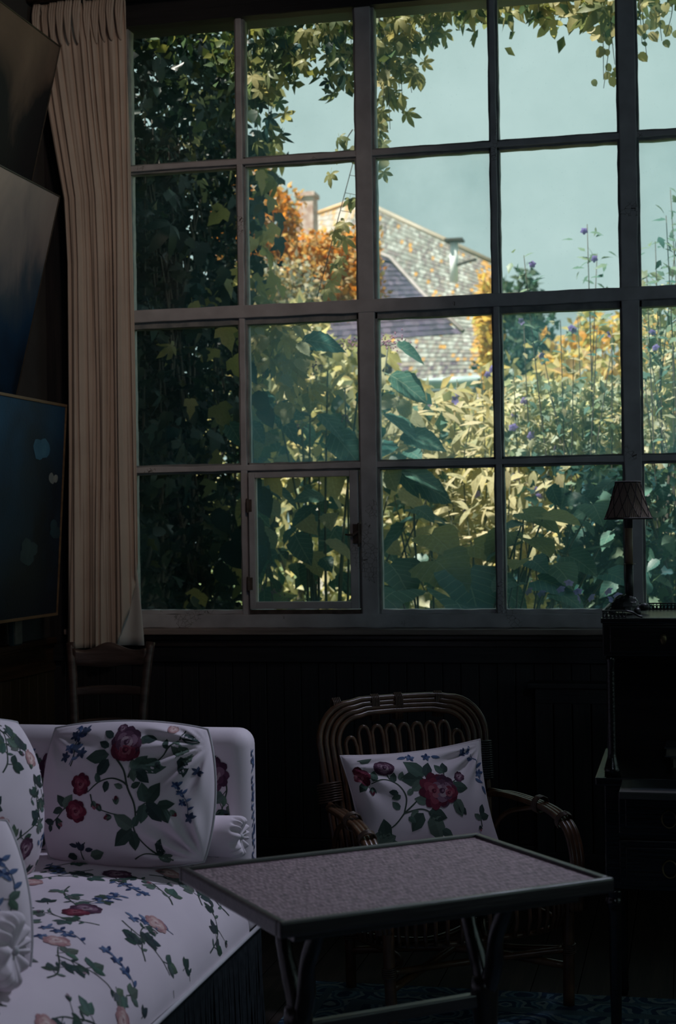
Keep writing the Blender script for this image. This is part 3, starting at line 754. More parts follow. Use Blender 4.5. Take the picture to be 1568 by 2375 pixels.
# big rose cushion against the far arm
CW, CH = .475, .385
cu1, f1 = cushion('rose_cushion', 'large cream cushion with crimson roses leaning on the sofa arm', (-1.455, 3.90, .703), (radians(80), 0, radians(3)), CW, CH, .20, .01, .22,
                  ((1, -1, .015, 17), (1, .75, .010, 15), (-1, .9, .005, 11)), 4)
P = printer(f1, CW, CH, 21)
X = lambda x: (x - 765) / 555 * CW / 2
Y = lambda y: -(y - 995) / 440 * CH / 2
path = lambda *a: [(X(a[i]), Y(a[i + 1])) for i in range(0, len(a), 2)]
P.stem(path(735, 780, 800, 860, 830, 960, 870, 1050, 880, 1130, 870, 1190, 905, 1260, 990, 1340, 1130, 1400), .0045)
P.stem(path(832, 950, 790, 920, 720, 905, 640, 930, 570, 990), .004); P.stem(path(830, 900, 870, 830, 1000, 800, 1060, 720, 1130, 660, 1180, 590), .004)
P.stem(path(870, 1180, 800, 1130, 720, 1110, 650, 1090), .003); P.stem(path(880, 1110, 940, 1050, 1010, 1060, 1080, 1080), .003)
P.stem(path(495, 1105, 420, 1090, 360, 1150, 300, 1200), .003); P.stem(path(870, 1380, 950, 1350, 1060, 1370), .003); P.stem(path(590, 1000, 600, 1040, 610, 1080), .003)
P.stem(path(430, 830, 450, 760, 440, 680, 470, 610), .003); P.stem(path(500, 1400, 500, 1340, 540, 1290), .003)
P.rose(X(795), Y(735), .050, CRIM, .62); P.rose(X(795), Y(690), .046, MAUV); P.rose(X(800), Y(680), .030, MAUV)
P.rose(X(520), Y(942), .028, CRIM, 1.15); P.rose(X(495), Y(1105), .032, CRIM); P.rose(X(1095), Y(592), .018, PINK, .7); P.rose(X(750), Y(605), .016, MAUV, .8)
for (x, y, a, l) in [(690, 765, 190, 115), (690, 790, 240, 95), (680, 720, 150, 60), (845, 850, 80, 50), (850, 860, 50, 100), (890, 830, 5, 130), (870, 850, -35, 90), (850, 850, -70, 60),
                     (940, 1045, 110, 95), (945, 1045, 50, 110), (945, 1050, -40, 115), (935, 1050, -100, 95), (1010, 1065, 10, 80), (1040, 1080, -60, 80),
                     (865, 1195, 150, 110), (870, 1190, 70, 60), (860, 1200, 215, 120), (860, 1210, -80, 95), (640, 935, 100, 50), (700, 920, -110, 55), (800, 960, 160, 45), (850, 955, 20, 50),
                     (420, 1085, 120, 75), (410, 1090, 60, 80), (400, 1095, 195, 60), (360, 1150, -80, 60), (330, 1180, 190, 60), (300, 1200, -100, 40),
                     (1060, 720, 100, 50), (1130, 660, -100, 90), (1140, 690, -60, 110), (1150, 640, 0, 90), (1000, 800, -60, 40), (1150, 760, -80, 100),
                     (870, 1385, 200, 130), (1020, 1350, 70, 70), (1050, 1370, 110, 70), (560, 1370, 10, 80), (460, 1380, 190, 60), (880, 680, 20, 70), (900, 660, -10, 70), (700, 660, 150, 60), (1120, 1395, 160, 70)]:
    P.leaf(X(x), Y(y), radians(a), l / 555 * CW / 2 * 1.32, .56)
for (x, y) in [(455, 715), (500, 750), (385, 770), (490, 610), (420, 640), (1240, 850), (1210, 1140)]: P.fleur(X(x), Y(y), .017, [srgb(58, 70, 96), srgb(74, 86, 112)])
for (x, y, a) in [(610, 1040, -80), (760, 1060, 90), (730, 1130, 190), (360, 1160, -60), (660, 1100, 120), (1090, 1090, -50)]: P.bud(X(x), Y(y), radians(a), .025)
for (x, y, a) in [(500, 1345, 120), (500, 1345, 60), (500, 1345, 95), (480, 1320, 170), (530, 1340, 15)]: P.leaf(X(x), Y(y), radians(a), .026, .45, srgb(58, 66, 82))
P.spray(X(1200), Y(1120), radians(100), .7); P.spray(X(420), Y(820), radians(70), .9)
P.build(cu1)

# cushion at the left edge leaning on the sofa back
cu2, f2 = cushion('rose_cushion', 'plump floral cushion cut by the left edge, upright against the sofa back', (-1.755, 3.47, .735), (radians(80), 0, radians(58)), .50, .43, .30, .02, .26, ((1, 1, .005, 12),), 6)
P = printer(f2, .50, .43, 31); P.scatter(-.23, .23, -.2, .2, .12, .8); P.twig(.17, .08, 1.9, 1.0, .6, 'pink'); P.rose(.19, .10, .026, PINK); P.rose(.14, -.13, .03, MAUV); P.twig(.2, -.1, 1.5, .8, .2, 'bud'); P.build(cu2)
# cushion at the near end of the sofa, only its edge in view
cu3, f3 = cushion('rose_cushion', 'floral cushion edge at bottom left lying on the near end of the seat', (-1.56, 2.94, .62), (radians(62), radians(-6), radians(30)), .46, .36, .19, .02, .22, ((1, -1, .006, 12),), 9)
P = printer(f3, .44, .36, 41); P.scatter(-.2, .2, -.16, .16, .11, .8); P.spray(.18, -.12, 1.8, 1.0); P.spray(.19, -.02, 1.6, 1.0); P.build(cu3)

def bolster(label, loc, rz, L, r):
    c = thing('bolster_cushion', label, 'bolster', loc, (0, 0, rz))
    def f(u, v):
        a = 2 * pi * u; s = v
        if s < .12: q = s / .12; rr_ = r * (q ** .5); x = -L / 2 + .02 * q
        elif s < .70: rr_ = r * (1 + .03 * sin(9 * s)); x = -L / 2 + .02 + (L - .05) * (s - .12) / .58
        else:
            q = (s - .70) / .30; rr_ = r * max(.03, max(0.0, cos(q * pi / 2)) ** .55); x = L / 2 - .03 + .034 * sin(q * pi / 2) - .016 * max(0, q - .6) / .4
            rr_ *= 1 + .075 * sin(13 * a + 2 * sin(3 * a)) * sin(q * pi) ; x += .006 * sin(13 * a + 2 * sin(3 * a)) * sin(q * pi)
        return Vector((x, cos(a) * rr_, sin(a) * rr_))
    MB().grid(f, 96, 60, True).build('cover', M['chintz'], c, local=True, smooth=True)
    MB().lathe([(.0, 0), (.008, .002), (.009, .006), (.006, .010), (0, .011)], (L / 2 - .013, 0, 0), 12, Matrix.Rotation(pi / 2, 3, 'Y')).build('button', M['piping'], c, local=True, smooth=True)
    pr = Print(lambda x, y: (f((y / (2 * pi * r)) % 1, .12 + .58 * x / (L - .05)), Vector((0, cos(y / r), sin(y / r)))), 17, lambda x, y: .01 < x < L - .07)
    pr.scatter(.02, L - .06, 0, 2 * pi * r, .10, .6); pr.build(c)
    return c
bolster('small gathered bolster tucked behind the large cushion by the far arm', (-1.40, 3.975, .583), 0, .48, .055)
bolster('gathered bolster end at the bottom left corner of the photograph', (-1.56, 2.80, .585), radians(4), .56, .075)

# ------------------------------------------------------------------ glowing globe added behind the viewer to fill the room with light
for lab, (px_, py_, pz_), pc, pe in (('added fill-light globe hanging unseen at the back of the room', (.75, -.3, 2.75), (.70, .84, 1, 1), FILL[1]),):
    om, _t, _p = newmat('fill_glow'); _p.inputs['Base Color'].default_value = (.9, .88, .88, 1); _p.inputs['Emission Color'].default_value = pc; _p.inputs['Emission Strength'].default_value = pe
    t = thing('fill_globe', lab, 'lamp', (px_, py_, pz_ - .17))
    MB().lathe([(.002, -.17), (.06, -.158), (.12, -.12), (.158, -.06), (.17, 0), (.158, .06), (.12, .12), (.06, .158), (.045, .163)], (px_, py_, pz_), 28).build('globe', om, t, smooth=True)
    MB().lathe([(.05, .16), (.05, .19), (.008, .2), (.008, CZ - pz_ - .02), (.05, CZ - pz_ - .02), (.05, CZ - pz_)], (px_, py_, pz_), 16).build('stem', M['iron'], t, smooth=True)
# ------------------------------------------------------------------ rug
def rug_mat():
    m, t, p = newmat('blue_patterned_rug'); N = t.nodes; L = t.links
    tc = N.new('ShaderNodeTexCoord'); sx = N.new('ShaderNodeSeparateXYZ'); L.new(tc.outputs['Object'], sx.inputs[0])
    def op(o, a, b=None):
        n = N.new('ShaderNodeMath'); n.operation = o
        for i, v in enumerate((a, b)):
            if v is None: continue
            if hasattr(v, 'is_output'): L.new(v, n.inputs[i])
            else: n.inputs[i].default_value = v
        return n.outputs[0]
    # distance from the rug's border
    dx = op('SUBTRACT', 1.40, op('ABSOLUTE', sx.outputs[0])); dy = op('SUBTRACT', 1.72, op('ABSOLUTE', sx.outputs[1])); d = op('MINIMUM', dx, dy)
    vo = N.new('ShaderNodeTexVoronoi'); vo.inputs['Scale'].default_value = 9; L.new(tc.outputs['Object'], vo.inputs['Vector'])
    nz = N.new('ShaderNodeTexNoise'); nz.inputs['Scale'].default_value = 16; nz.inputs['Detail'].default_value = 3; L.new(tc.outputs['Object'], nz.inputs['Vector'])
    pat = op('ADD', op('MULTIPLY', vo.outputs['Distance'], 1.3), op('MULTIPLY', nz.outputs['Fac'], .5))
    pat = op('FRACT', op('MULTIPLY', pat, 2.0))
    rp = N.new('ShaderNodeValToRGB'); rp.color_ramp.interpolation = 'CONSTANT'; e = rp.color_ramp.elements
    e[0].color = (.02, .045, .09, 1); e[1].position = .36; e[1].color = (.10, .17, .22, 1)
    for q, c in ((.55, (.04, .09, .15)), (.75, (.17, .22, .24))): k = e.new(q); k.color = (*c, 1)
    L.new(pat, rp.inputs[0])
    band = N.new('ShaderNodeValToRGB'); band.color_ramp.interpolation = 'CONSTANT'; e = band.color_ramp.elements
    e[0].color = (1, 1, 1, 1); e[1].position = .06; e[1].color = (0, 0, 0, 1)
    for q, c in ((.085, 1), (.16, 0), (.20, 1), (.34, 0), (.365, 1)): k = e.new(q); k.color = (c, c, c, 1)
    L.new(d, band.inputs[0])
    mx = N.new('ShaderNodeMix'); mx.data_type = 'RGBA'; L.new(band.outputs[0], mx.inputs[0]); mx.inputs[6].default_value = (.07, .11, .14, 1); L.new(rp.outputs[0], mx.inputs[7])
    L.new(mx.outputs[2], p.inputs['Base Color']); p.inputs['Roughness'].default_value = .95; p.inputs['Specular IOR Level'].default_value = .1
    b = N.new('ShaderNodeBump'); b.inputs['Strength'].default_value = .5; b.inputs['Distance'].default_value = .004
    n2 = N.new('ShaderNodeTexNoise'); n2.inputs['Scale'].default_value = 300; L.new(tc.outputs['Object'], n2.inputs['Vector']); L.new(n2.outputs['Fac'], b.inputs['Height']); L.new(b.outputs[0], p.inputs['Normal'])
    return m
rg = thing('rug', 'blue patterned rug with bordered edge on the floor under the table', 'rug', (.255, 2.924, 0))
MB().box(-1.40, 1.40, -1.72, 1.72, 0.0005, .012).build('pile', rug_mat(), rg, local=True, bevel=.003)

# ------------------------------------------------------------------ rattan armchair
WA = radians(35)
wc = thing('rattan_armchair', 'brown rattan armchair with looped back facing the table', 'armchair', (-.715, 4.56, 0.0125), (0, 0, WA))
def cane(name, pts, r, n=8, mat=M['cane'], sm=6, parent=None):
    Q = smooth_path(pts, sm) if sm else pts
    return MB().tube(Q, r, n).build(name, mat, parent or wc, local=True, smooth=True)
def wrap(name, p, q, r, turns, mat=M['bind'], parent=None, wr=.0028):
    p = Vector(p); q = Vector(q); d = (q - p).normalized(); u = d.orthogonal().normalized(); v = d.cross(u); pts = []
    n = int(turns * 10)
    for i in range(n + 1):
        a = 2 * pi * i / 10; pts.append(p.lerp(q, i / n) + (u * cos(a) + v * sin(a)) * r)
    return MB().tube(pts, wr, 5).build(name, mat, parent or wc, local=True, smooth=True)
def hoop(ins, z0=.33):
    hw = .285 - ins; zt = .845 - ins * .66; rc = .115 - ins * .55
    def Y(z): return .20 + .11 * max(0, (z - .36) / .54) ** 1.1
    pts = []
    for t in range(9): z = z0 + (zt - rc - z0) * t / 8; pts.append((-hw + .03 * (1 - t / 8), Y(z), z))
    for t in range(1, 9): a = pi / 2 * t / 8; z = zt - rc + rc * sin(a); pts.append((-hw + rc - rc * cos(a), Y(z), z))
    for t in range(1, 10): x = -hw + rc + (2 * hw - 2 * rc) * t / 10; pts.append((x, Y(zt) + .012 * (1 - (x / hw) ** 2), zt + .008 * (1 - (x / hw) ** 2)))
    return pts + [(-x, y, z) for x, y, z in reversed(pts[:17])]
for i in range(4):
    MB().tube(hoop(.0205 * i), .0105 if i == 0 else .0093, 8).build('back_hoop', M['cane'], wc, local=True, smooth=True)
def by(z): return .20 + .11 * max(0, (z - .36) / .54) ** 1.1
nl = 9
for i in range(nl):
    x = -.183 + .366 * i / (nl - 1); hw = .018; zt = .772 - (.03 if i in (0, nl - 1) else 0)
    pts = [(x * .86 - hw, by(.38) - .004, .38), (x * .95 - hw, by(.6) - .004, .6), (x - hw, by(zt - .03) - .004, zt - .03)]
    for k in range(1, 8): a = pi * k / 8; pts.append((x - hw * cos(a), by(zt) - .004, zt - .03 + .03 * sin(a)))
    pts += [(x + hw, by(zt - .03) - .004, zt - .03), (x * .95 + hw, by(.6) - .004, .6), (x * .86 + hw, by(.38) - .004, .38)]
    MB().tube(pts, .0066, 7).build('back_loop', M['cane'], wc, local=True, smooth=True)
for x in (-.215, -.085, -.005, .135):     # bindings over the top band
    b = MB()
    for k in range(5):
        xx = x + (k - 2) * .0055; z1 = .858 + .008 * (1 - (xx / .26) ** 2); y = by(.9)
        b.tube([(xx, y - .012, .784), (xx, y - .014, z1 - .012), (xx, y, z1), (xx, y + .014, z1 - .012), (xx, y + .012, .784)], .0030, 5)
    b.build('binding', M['bind'], wc, local=True, smooth=True)
# arms: three canes side by side
for s in (-1, 1):
    for k in range(3):
        o = .014 * (k - 1)
        pts = [(s * (.272 + o * .3), .235 - .004 * k, .540 + .010 * (k == 1)), (s * (.290 + o), .15, .550), (s * (.303 + o), .02, .548), (s * (.312 + o), -.10, .536), (s * (.316 + o), -.185, .500), (s * (.314 + o), -.228, .43), (s * (.308 + o), -.238, .36), (s * (.302 + o), -.238, .27)]
        cane('arm_cane', pts, .0098)
    wrap('arm_binding', (s * .306, -.02, .546), (s * .308, -.045, .544), .026, 5)
    wrap('arm_binding', (s * .315, -.145, .521), (s * .316, -.162, .513), .026, 4)
    cane('arm_brace', [(s * .265, .22, .41), (s * .282, .14, .492), (s * .302, .0, .532)], .008)
wrap('post_wrapping', (.258, .255, .58), (.264, .278, .70), .038, 17, M['darkbind'], None, .0038)
wrap('post_wrapping', (-.258, .25, .55), (-.26, .262, .61), .036, 8, M['bind'], None, .0034)
# seat ring, woven seat and looped skirt
def ring(z, rx, yf, yb, n=40):
    pts = []
    for i in range(n):
        a = 2 * pi * i / n; c, s_ = cos(a), sin(a)
        x = rx * (abs(c) ** .6) * (1 if c > 0 else -1); y = (yb if s_ > 0 else yf) * (abs(s_) ** .6) * (1 if s_ > 0 else -1)
        pts.append((x, y, z))
    return pts
for z, rr_ in ((.352, .012), (.328, .011), (.226, .009)):
    MB().tube(ring(z, .305, .255, .225), rr_, 8, closed=True).build('seat_ring', M['cane'], wc, local=True, smooth=True)
b = MB(); rp_ = ring(.356, .30, .25, .22); b.add([(0, 0, .356)] + rp_, [(0, 1 + i, 1 + (i + 1) % 40) for i in range(40)]); b.add([(0, 0, .340)] + [(x, y, .340) for x, y, z in rp_], [(0, 1 + (i + 1) % 40, 1 + i) for i in range(40)])
b.build('woven_seat', M['bind'], wc, local=True)
R1 = ring(.340, .318, .268, .238, 120)
for i in range(30):
    j = i * 4
    for d in (0, 2):
        b = MB(); p = Vector(R1[(j + d) % 120]); q = p * 1.0; out_ = Vector((p.x, p.y, 0)).normalized()
        b.tube([p, p + out_ * .012 + Vector((0, 0, -.03)), p + out_ * .014 + Vector((0, 0, -.07)), p + out_ * .004 + Vector((0, 0, -.112))], .0062, 6)
        b.build('skirt_loop', M['cane'], wc, local=True, smooth=True)
LG = [(.285, -.225), (-.285, -.225), (-.225, .20), (.225, .20)]
for x, y in LG:
    cane('leg', [(x, y, .352), (x * 1.0, y, .2), (x * .98, y * 1.02, 0)], .0165, 10)
for (a, b_) in ((0, 2), (1, 3)):
    cane('stretcher', [(LG[a][0], LG[a][1], .11), (0.02, -.01, .14), (LG[b_][0], LG[b_][1], .11)], .012)
for i in range(4):
    x0, y0 = LG[i]; x1, y1 = LG[(i + 1) % 4]
    cane('stretcher', [(x0, y0, .16), ((x0 + x1) / 2 * .62, (y0 + y1) / 2 * .62, .135), (x1, y1, .16)], .010)
    cane('bracket', [(x0, y0, .26), (x0 + (x1 - x0) * .10, y0 + (y1 - y0) * .10, .30), (x0 + (x1 - x0) * .22, y0 + (y1 - y0) * .22, .325)], .007)
    wrap('leg_binding', (x0, y0, .145), (x0, y0, .175), .019, 5)

Rw = Matrix.Rotation(WA, 4, 'Z')
def wl_(x, y, z): v = Rw @ Vector((x, y, z)); return (v.x - .715, v.y + 4.56, v.z + .0125)
# seat pad
pad_c, fp = cushion('seat_pad', 'flat floral seat pad on the rattan armchair', wl_(0, -.01, .385), (0, 0, WA), .57, .45, .06, .0, .10, (), 3, 'cushion')
P = printer(fp, .57, .45, 51); P.scatter(-.26, .26, -.2, .2, .13, .85); P.build(pad_c)
# rose cushion standing on it
KW, KH = .455, .36
cq = Matrix.Rotation(WA - radians(4), 4, 'Z') @ Matrix.Rotation(radians(70), 4, 'X') @ Matrix.Rotation(radians(3), 4, 'Z')
cu4, f4 = cushion('rose_cushion', 'cream cushion with one large mauve rose standing on the rattan armchair', wl_(-.035, .075, .548), cq.to_euler(), KW, KH, .17, .085, 0, ((1, .9, .012, 13), (-1, .8, .005, 11)), 12, ear=True)
P = printer(f4, KW, KH, 61)
X = lambda x: (x - 635) / 405 * KW / 2
Y = lambda y: -(y - 700) / 330 * KH / 2
P.stem(path(460, 745, 540, 690, 610, 630), .0045); P.stem(path(460, 745, 490, 660, 470, 590, 430, 550, 380, 535, 320, 550), .004); P.stem(path(415, 500, 425, 540), .004)
P.stem(path(460, 745, 400, 800, 330, 830), .004); P.stem(path(460, 745, 560, 735, 620, 770, 640, 830), .004); P.stem(path(740, 560, 745, 520), .003); P.stem(path(790, 600, 830, 580), .003); P.stem(path(930, 870, 935, 800, 945, 760), .003)
P.stem(path(900, 430, 960, 470, 980, 530, 990, 600), .003, BLUE[1])
P.rose(X(660), Y(640), .046, CRIM, 1.4); P.rose(X(708), Y(645), .056, MAUV); P.rose(X(748), Y(662), .034, CRIM); P.rose(X(268), Y(510), .034, CRIM, 1.1); P.rose(X(412), Y(468), .036, MAUV, .7); P.rose(X(840), Y(572), .019, MAUV); P.bud(X(325), Y(570), radians(-110), .03); P.bud(X(915), Y(862), radians(-90), .02)
for (x, y, a, l) in [(620, 545, 125, 100), (630, 550, 60, 70), (615, 560, 175, 100), (610, 570, 215, 70), (610, 700, 160, 60), (570, 760, 225, 90), (600, 760, -20, 90), (620, 770, -75, 120), (545, 745, 190, 40), (770, 620, -20, 80), (780, 700, -65, 80), (800, 740, -60, 50),
                     (745, 540, 70, 50), (740, 540, 130, 50), (440, 560, 80, 45), (480, 550, 60, 40), (450, 625, 170, 40), (460, 640, -160, 40), (500, 640, 30, 40), (330, 540, 60, 50), (300, 540, 220, 50), (350, 880, 100, 90), (400, 860, 200, 90), (390, 880, -90, 90), (340, 830, 200, 60), (250, 415, 150, 70), (290, 410, 10, 60), (935, 830, 140, 40), (940, 800, 60, 45), (930, 820, 20, 50), (670, 870, -30, 60), (230, 420, 220, 50), (480, 770, -40, 40), (440, 720, 120, 45)]:
    P.leaf(X(x), Y(y), radians(a), l / 405 * KW / 2 * 1.35, .6)
for (x, y) in [(900, 430), (580, 418), (990, 565), (670, 425)]: P.fleur(X(x), Y(y), .015)
for (x, y, a) in [(960, 480, 170), (975, 530, 30), (960, 590, -45), (990, 640, -60), (700, 425, -20), (560, 412, 180), (930, 445, 60)]: P.leaf(X(x), Y(y), radians(a), .03, .35, BLUE[1])
P.build(cu4)

# ------------------------------------------------------------------ low table
TC = (-.6075, 3.156); TA = radians(38.5); TW, TD, TZ = .735, .535, .68
tb = thing('side_table', 'low dark table with woven rattan top and forked trestle legs', 'table', (TC[0], TC[1], .0125), (0, 0, TA))
def weave_mat():
    m, t, p = newmat('woven_rattan_top'); N = t.nodes; L = t.links
    tc = N.new('ShaderNodeTexCoord')
    def wave(dir_, sc, dist):
        w_ = N.new('ShaderNodeTexWave'); w_.bands_direction = dir_; w_.inputs['Scale'].default_value = sc; w_.inputs['Distortion'].default_value = dist; w_.inputs['Detail'].default_value = 2
        L.new(tc.outputs['Object'], w_.inputs['Vector']); return w_.outputs['Fac']
    a = wave('X', 34, 2.0); b = wave('Y', 13, 6.0)
    mu = N.new('ShaderNodeMath'); mu.operation = 'MULTIPLY'; L.new(a, mu.inputs[0]); L.new(b, mu.inputs[1])
    nz = N.new('ShaderNodeTexNoise'); nz.inputs['Scale'].default_value = 1; nz.inputs['Detail'].default_value = 3
    mp = N.new('ShaderNodeMapping'); mp.inputs['Scale'].default_value = (240, 55, 1); mp.inputs['Rotation'].default_value = (0, 0, .25); L.new(tc.outputs['Object'], mp.inputs[0]); L.new(mp.outputs[0], nz.inputs['Vector'])
    ad = N.new('ShaderNodeMath'); ad.operation = 'MULTIPLY_ADD'; ad.inputs[1].default_value = .22; L.new(mu.outputs[0], ad.inputs[0]); L.new(nz.outputs['Fac'], ad.inputs[2])
    rp = N.new('ShaderNodeValToRGB'); e = rp.color_ramp.elements; e[0].position = .36; e[0].color = (.080, .054, .060, 1); e[1].position = .80; e[1].color = (.40, .275, .30, 1)
    L.new(ad.outputs[0], rp.inputs[0]); L.new(rp.outputs[0], p.inputs['Base Color'])
    bp = N.new('ShaderNodeBump'); bp.inputs['Strength'].default_value = .8; bp.inputs['Distance'].default_value = .003; L.new(ad.outputs[0], bp.inputs['Height']); L.new(bp.outputs[0], p.inputs['Normal'])
    p.inputs['Roughness'].default_value = .6
    return m
MB().box(-TW / 2 + .012, TW / 2 - .012, -TD / 2 + .012, TD / 2 - .012, .648, .668).build('woven_top', weave_mat(), tb, local=True)
e_ = .017
for q in ((-TW / 2, TW / 2, -TD / 2, -TD / 2 + e_), (-TW / 2, TW / 2, TD / 2 - e_, TD / 2), (-TW / 2, -TW / 2 + e_, -TD / 2 + e_, TD / 2 - e_), (TW / 2 - e_, TW / 2, -TD / 2 + e_, TD / 2 - e_)):
    MB().box(*q, .645, .676).build('top_moulding', M['darkwoodx'], tb, local=True, bevel=.005)
b = MB(); i_ = .05
for q in ((-TW / 2 + i_, TW / 2 - i_, -TD / 2 + i_, -TD / 2 + .07), (-TW / 2 + i_, TW / 2 - i_, TD / 2 - .07, TD / 2 - i_), (-TW / 2 + i_, -TW / 2 + .07, -TD / 2 + .07, TD / 2 - .07), (TW / 2 - .07, TW / 2 - i_, -TD / 2 + .07, TD / 2 - .07)): b.box(*q, .622, .650)
b.build('apron', M['darkwoodx'], tb, local=True, bevel=.003)
for sx in (-1, 1):
    x = -.213 if sx < 0 else .222
    MB().tube(smooth_path([(x + sx * .012, 0, 0), (x + sx * .010, .006, .14), (x, 0, .30), (x - .002, .0, .43)], 4), [.034, .034, .033, .031, .029, .028, .027, .026, .026, .026, .028, .030, .026], 12).build('trestle_trunk', M['darkwood'], tb, local=True, smooth=True)
    for sy in (-1, 1):
        pts = [(x, 0, .385), (x + .003, sy * .030, .455), (x - .004, sy * .055, .53), (x + .004, sy * .085, .60), (x, sy * .095, .648)]
        MB().tube(smooth_path(pts, 4), [.020, .020, .019, .019, .019, .020, .018, .017, .016, .017, .017, .016, .016, .016, .017, .018, .018], 10).build('fork', M['darkwood'], tb, local=True, smooth=True)
    MB().tube([(x + sx * .012, -.17, .02), (x + sx * .012, 0, .035), (x + sx * .012, .17, .02)], .02, 10).build('foot', M['darkwood'], tb, local=True, smooth=True)
MB().box(-.213, .222, -.012, .012, .370, .398).build('stretcher', M['darkwoodx'], tb, local=True, bevel=.004)
MB().box(-.30, .30, -.02, .02, .615, .645).build('top_batten', M['darkwoodx'], tb, local=True)

# ------------------------------------------------------------------ ladder-back chair behind the sofa
lc = thing('ladderback_chair', 'small brown ladder-back wooden chair under the curtain, behind the sofa', 'chair', (-2.22, 5.60, 0.0), (0, 0, radians(8)))
def lpost(s):
    return [(s * .125, .18, .0), (s * .128, .19, .44), (s * .145, .235, .78), (s * .163, .27, .955)]
for s in (-1, 1):
    MB().tube(smooth_path(lpost(s), 5), .0185, 10).build('back_post', M['ladder'], lc, local=True, smooth=True)
    MB().tube([(s * .19, -.20, 0), (s * .19, -.20, .46)], .016, 10).build('leg', M['ladder'], lc, local=True, smooth=True)
def slat(z0, z1, hw, y, crest=False, name='slat'):
    def f(u, v):
        x = -hw + 2 * hw * u; c = 1 - (x / hw) ** 2
        zt = z1 + (.010 * cos(3 * pi * x / hw * .5) * 1.0 + .012 * math.exp(-((x + .02) / .05) ** 2) if crest else .008 * c); zb = z0 + (-.008 * math.exp(-((x + .03) / .06) ** 2) if crest else .006 * c)
        return (x, y + .02 * c, zb + (zt - zb) * v)
    MB().grid(f, 24, 4).build(name, M['ladder'], lc, local=True, smooth=True, solid=.016)
slat(.865, .935, .15, .252, True, 'crest_rail'); slat(.745, .778, .142, .23); slat(.615, .650, .135, .21)
MB().box(-.19, .19, -.21, .19, .44, .465).build('seat', M['bind'], lc, local=True, bevel=.006)
for z in (.15, .28):
    for a, b_ in (((-.19, -.20), (.19, -.20)), ((-.19, -.20), (-.127, .18)), ((.19, -.20), (.127, .18))):
        MB().tube([(*a, z), (*b_, z)], .009, 8).build('stretcher', M['ladder'], lc, local=True, smooth=True)

# ------------------------------------------------------------------ slatted radiator cover below the window
rc_ = thing('radiator_cover', 'low dark slatted wooden cover against the wainscot beside the desk', 'radiator cover', (.1, 6.2, 0))
MB().box(-.63, .9, 6.185, WY - .03, .750, .772).build('top_board', M['oakx'], rc_, bevel=.005)
MB().box(-.60, .88, 6.20, 6.215, .69, .75).build('top_rail', M['oakx'], rc_, bevel=.003)
MB().box(-.60, .88, 6.20, 6.215, .02, .10).build('bottom_rail', M['oakx'], rc_, bevel=.003)
for i in range(20):
    MB().box(-.60 + i * .0745, -.60 + i * .0745 + .068, 6.205, 6.213, .10, .69).build('slat', M['oak'], rc_, bevel=.002)
MB().box(-.60, -.58, 6.213, WY - .03, 0, .75).build('side', M['oak'], rc_); MB().box(.86, .88, 6.213, WY - .03, 0, .75).build('side', M['oak'], rc_)

# ------------------------------------------------------------------ writing desk
DX0, DX1, DY0, DY1 = -.232, .92, 4.20, 4.74
dk = thing('writing_desk', 'black raised writing desk with columns, drawers and pierced gallery', 'desk', (.34, 4.45, 0))
MB().box(DX0 - .017, DX1 + .017, DY0 - .012, DY1, .704, .726).build('base_top', M['desk'], dk, bevel=.004)
MB().box(DX0 + .006, DX1 - .006, DY0 + .012, DY1 - .01, .425, .704).build('carcass', M['desk'], dk, bevel=.003)
for (xa, xb) in ((-.19, .075), (.09, .60), (.615, .88)):
    for (za, zb) in ((.575, .688), (.440, .560)):
        d = MB().box(xa, xb, DY0 - .002, DY0 + .02, za, zb).build('drawer', M['desk'], dk, bevel=.004)
        MB().box(xa + .018, xb - .018, DY0 - .006, DY0, za + .018, zb - .018).build('panel', M['desk'], d, bevel=.003)
        cx = (xa + xb) / 2; cz = (za + zb) / 2
        MB().tube([(cx + .019 * cos(2 * pi * k / 16), DY0 - .014 + .004 * sin(2 * pi * k / 16), cz - .012 + .022 * sin(2 * pi * k / 16)) for k in range(16)], .0025, 6, closed=True).build('ring_pull', M['brass'], d, smooth=True)
# writing leaf pulled out toward the room
lf = MB().box(-.178, .88, 4.0, DY0 + .02, .702, .722).build('writing_leaf', M['deskedge'], dk, bevel=.003)
MB().box(-.150, .852, 4.028, DY0 + .015, .7215, .7228).build('leather_inset', M['leather'], lf)
for (x, y) in ((-.205, DY0 + .03), (DX1 - .03, DY0 + .03), (-.205, DY1 - .04), (DX1 - .03, DY1 - .04)):
    MB().lathe([(.012, 0), (.016, .02), (.014, .04), (.016, .2), (.0175, .36), (.020, .372), (.025, .38), (.026, .39), (.023, .398), (.021, .404), (.025, .412), (.025, .426)], (x, y, 0), 18).build('leg', M['desk'], dk, smooth=True)
for x in (-.205, DX1 - .03):
    c_ = MB().lathe([(.021, .726), (.021, .738), (.023, .742), (.020, .748), (.017, .760), (.0125, .775), (.0115, .79), (.0115, 1.01), (.0115, 1.028), (.014, 1.034), (.014, 1.05)], (x, DY0 + .026, 0), 18).build('column', M['desk'], dk, smooth=True)
MB().box(DX0 + .01, DX1 - .01, DY0 + .38, DY0 + .395, .726, 1.05).build('back_panel', M['desk'], dk)
up = MB().box(DX0 + .008, DX1 - .008, DY0 - .002, DY0 + .40, 1.048, 1.135).build('upper_case', M['desk'], dk, bevel=.003)
MB().box(DX0 + .004, DX1 - .004, DY0 - .008, DY0 + .405, 1.135, 1.150).build('upper_top', M['desk'], dk, bevel=.004)
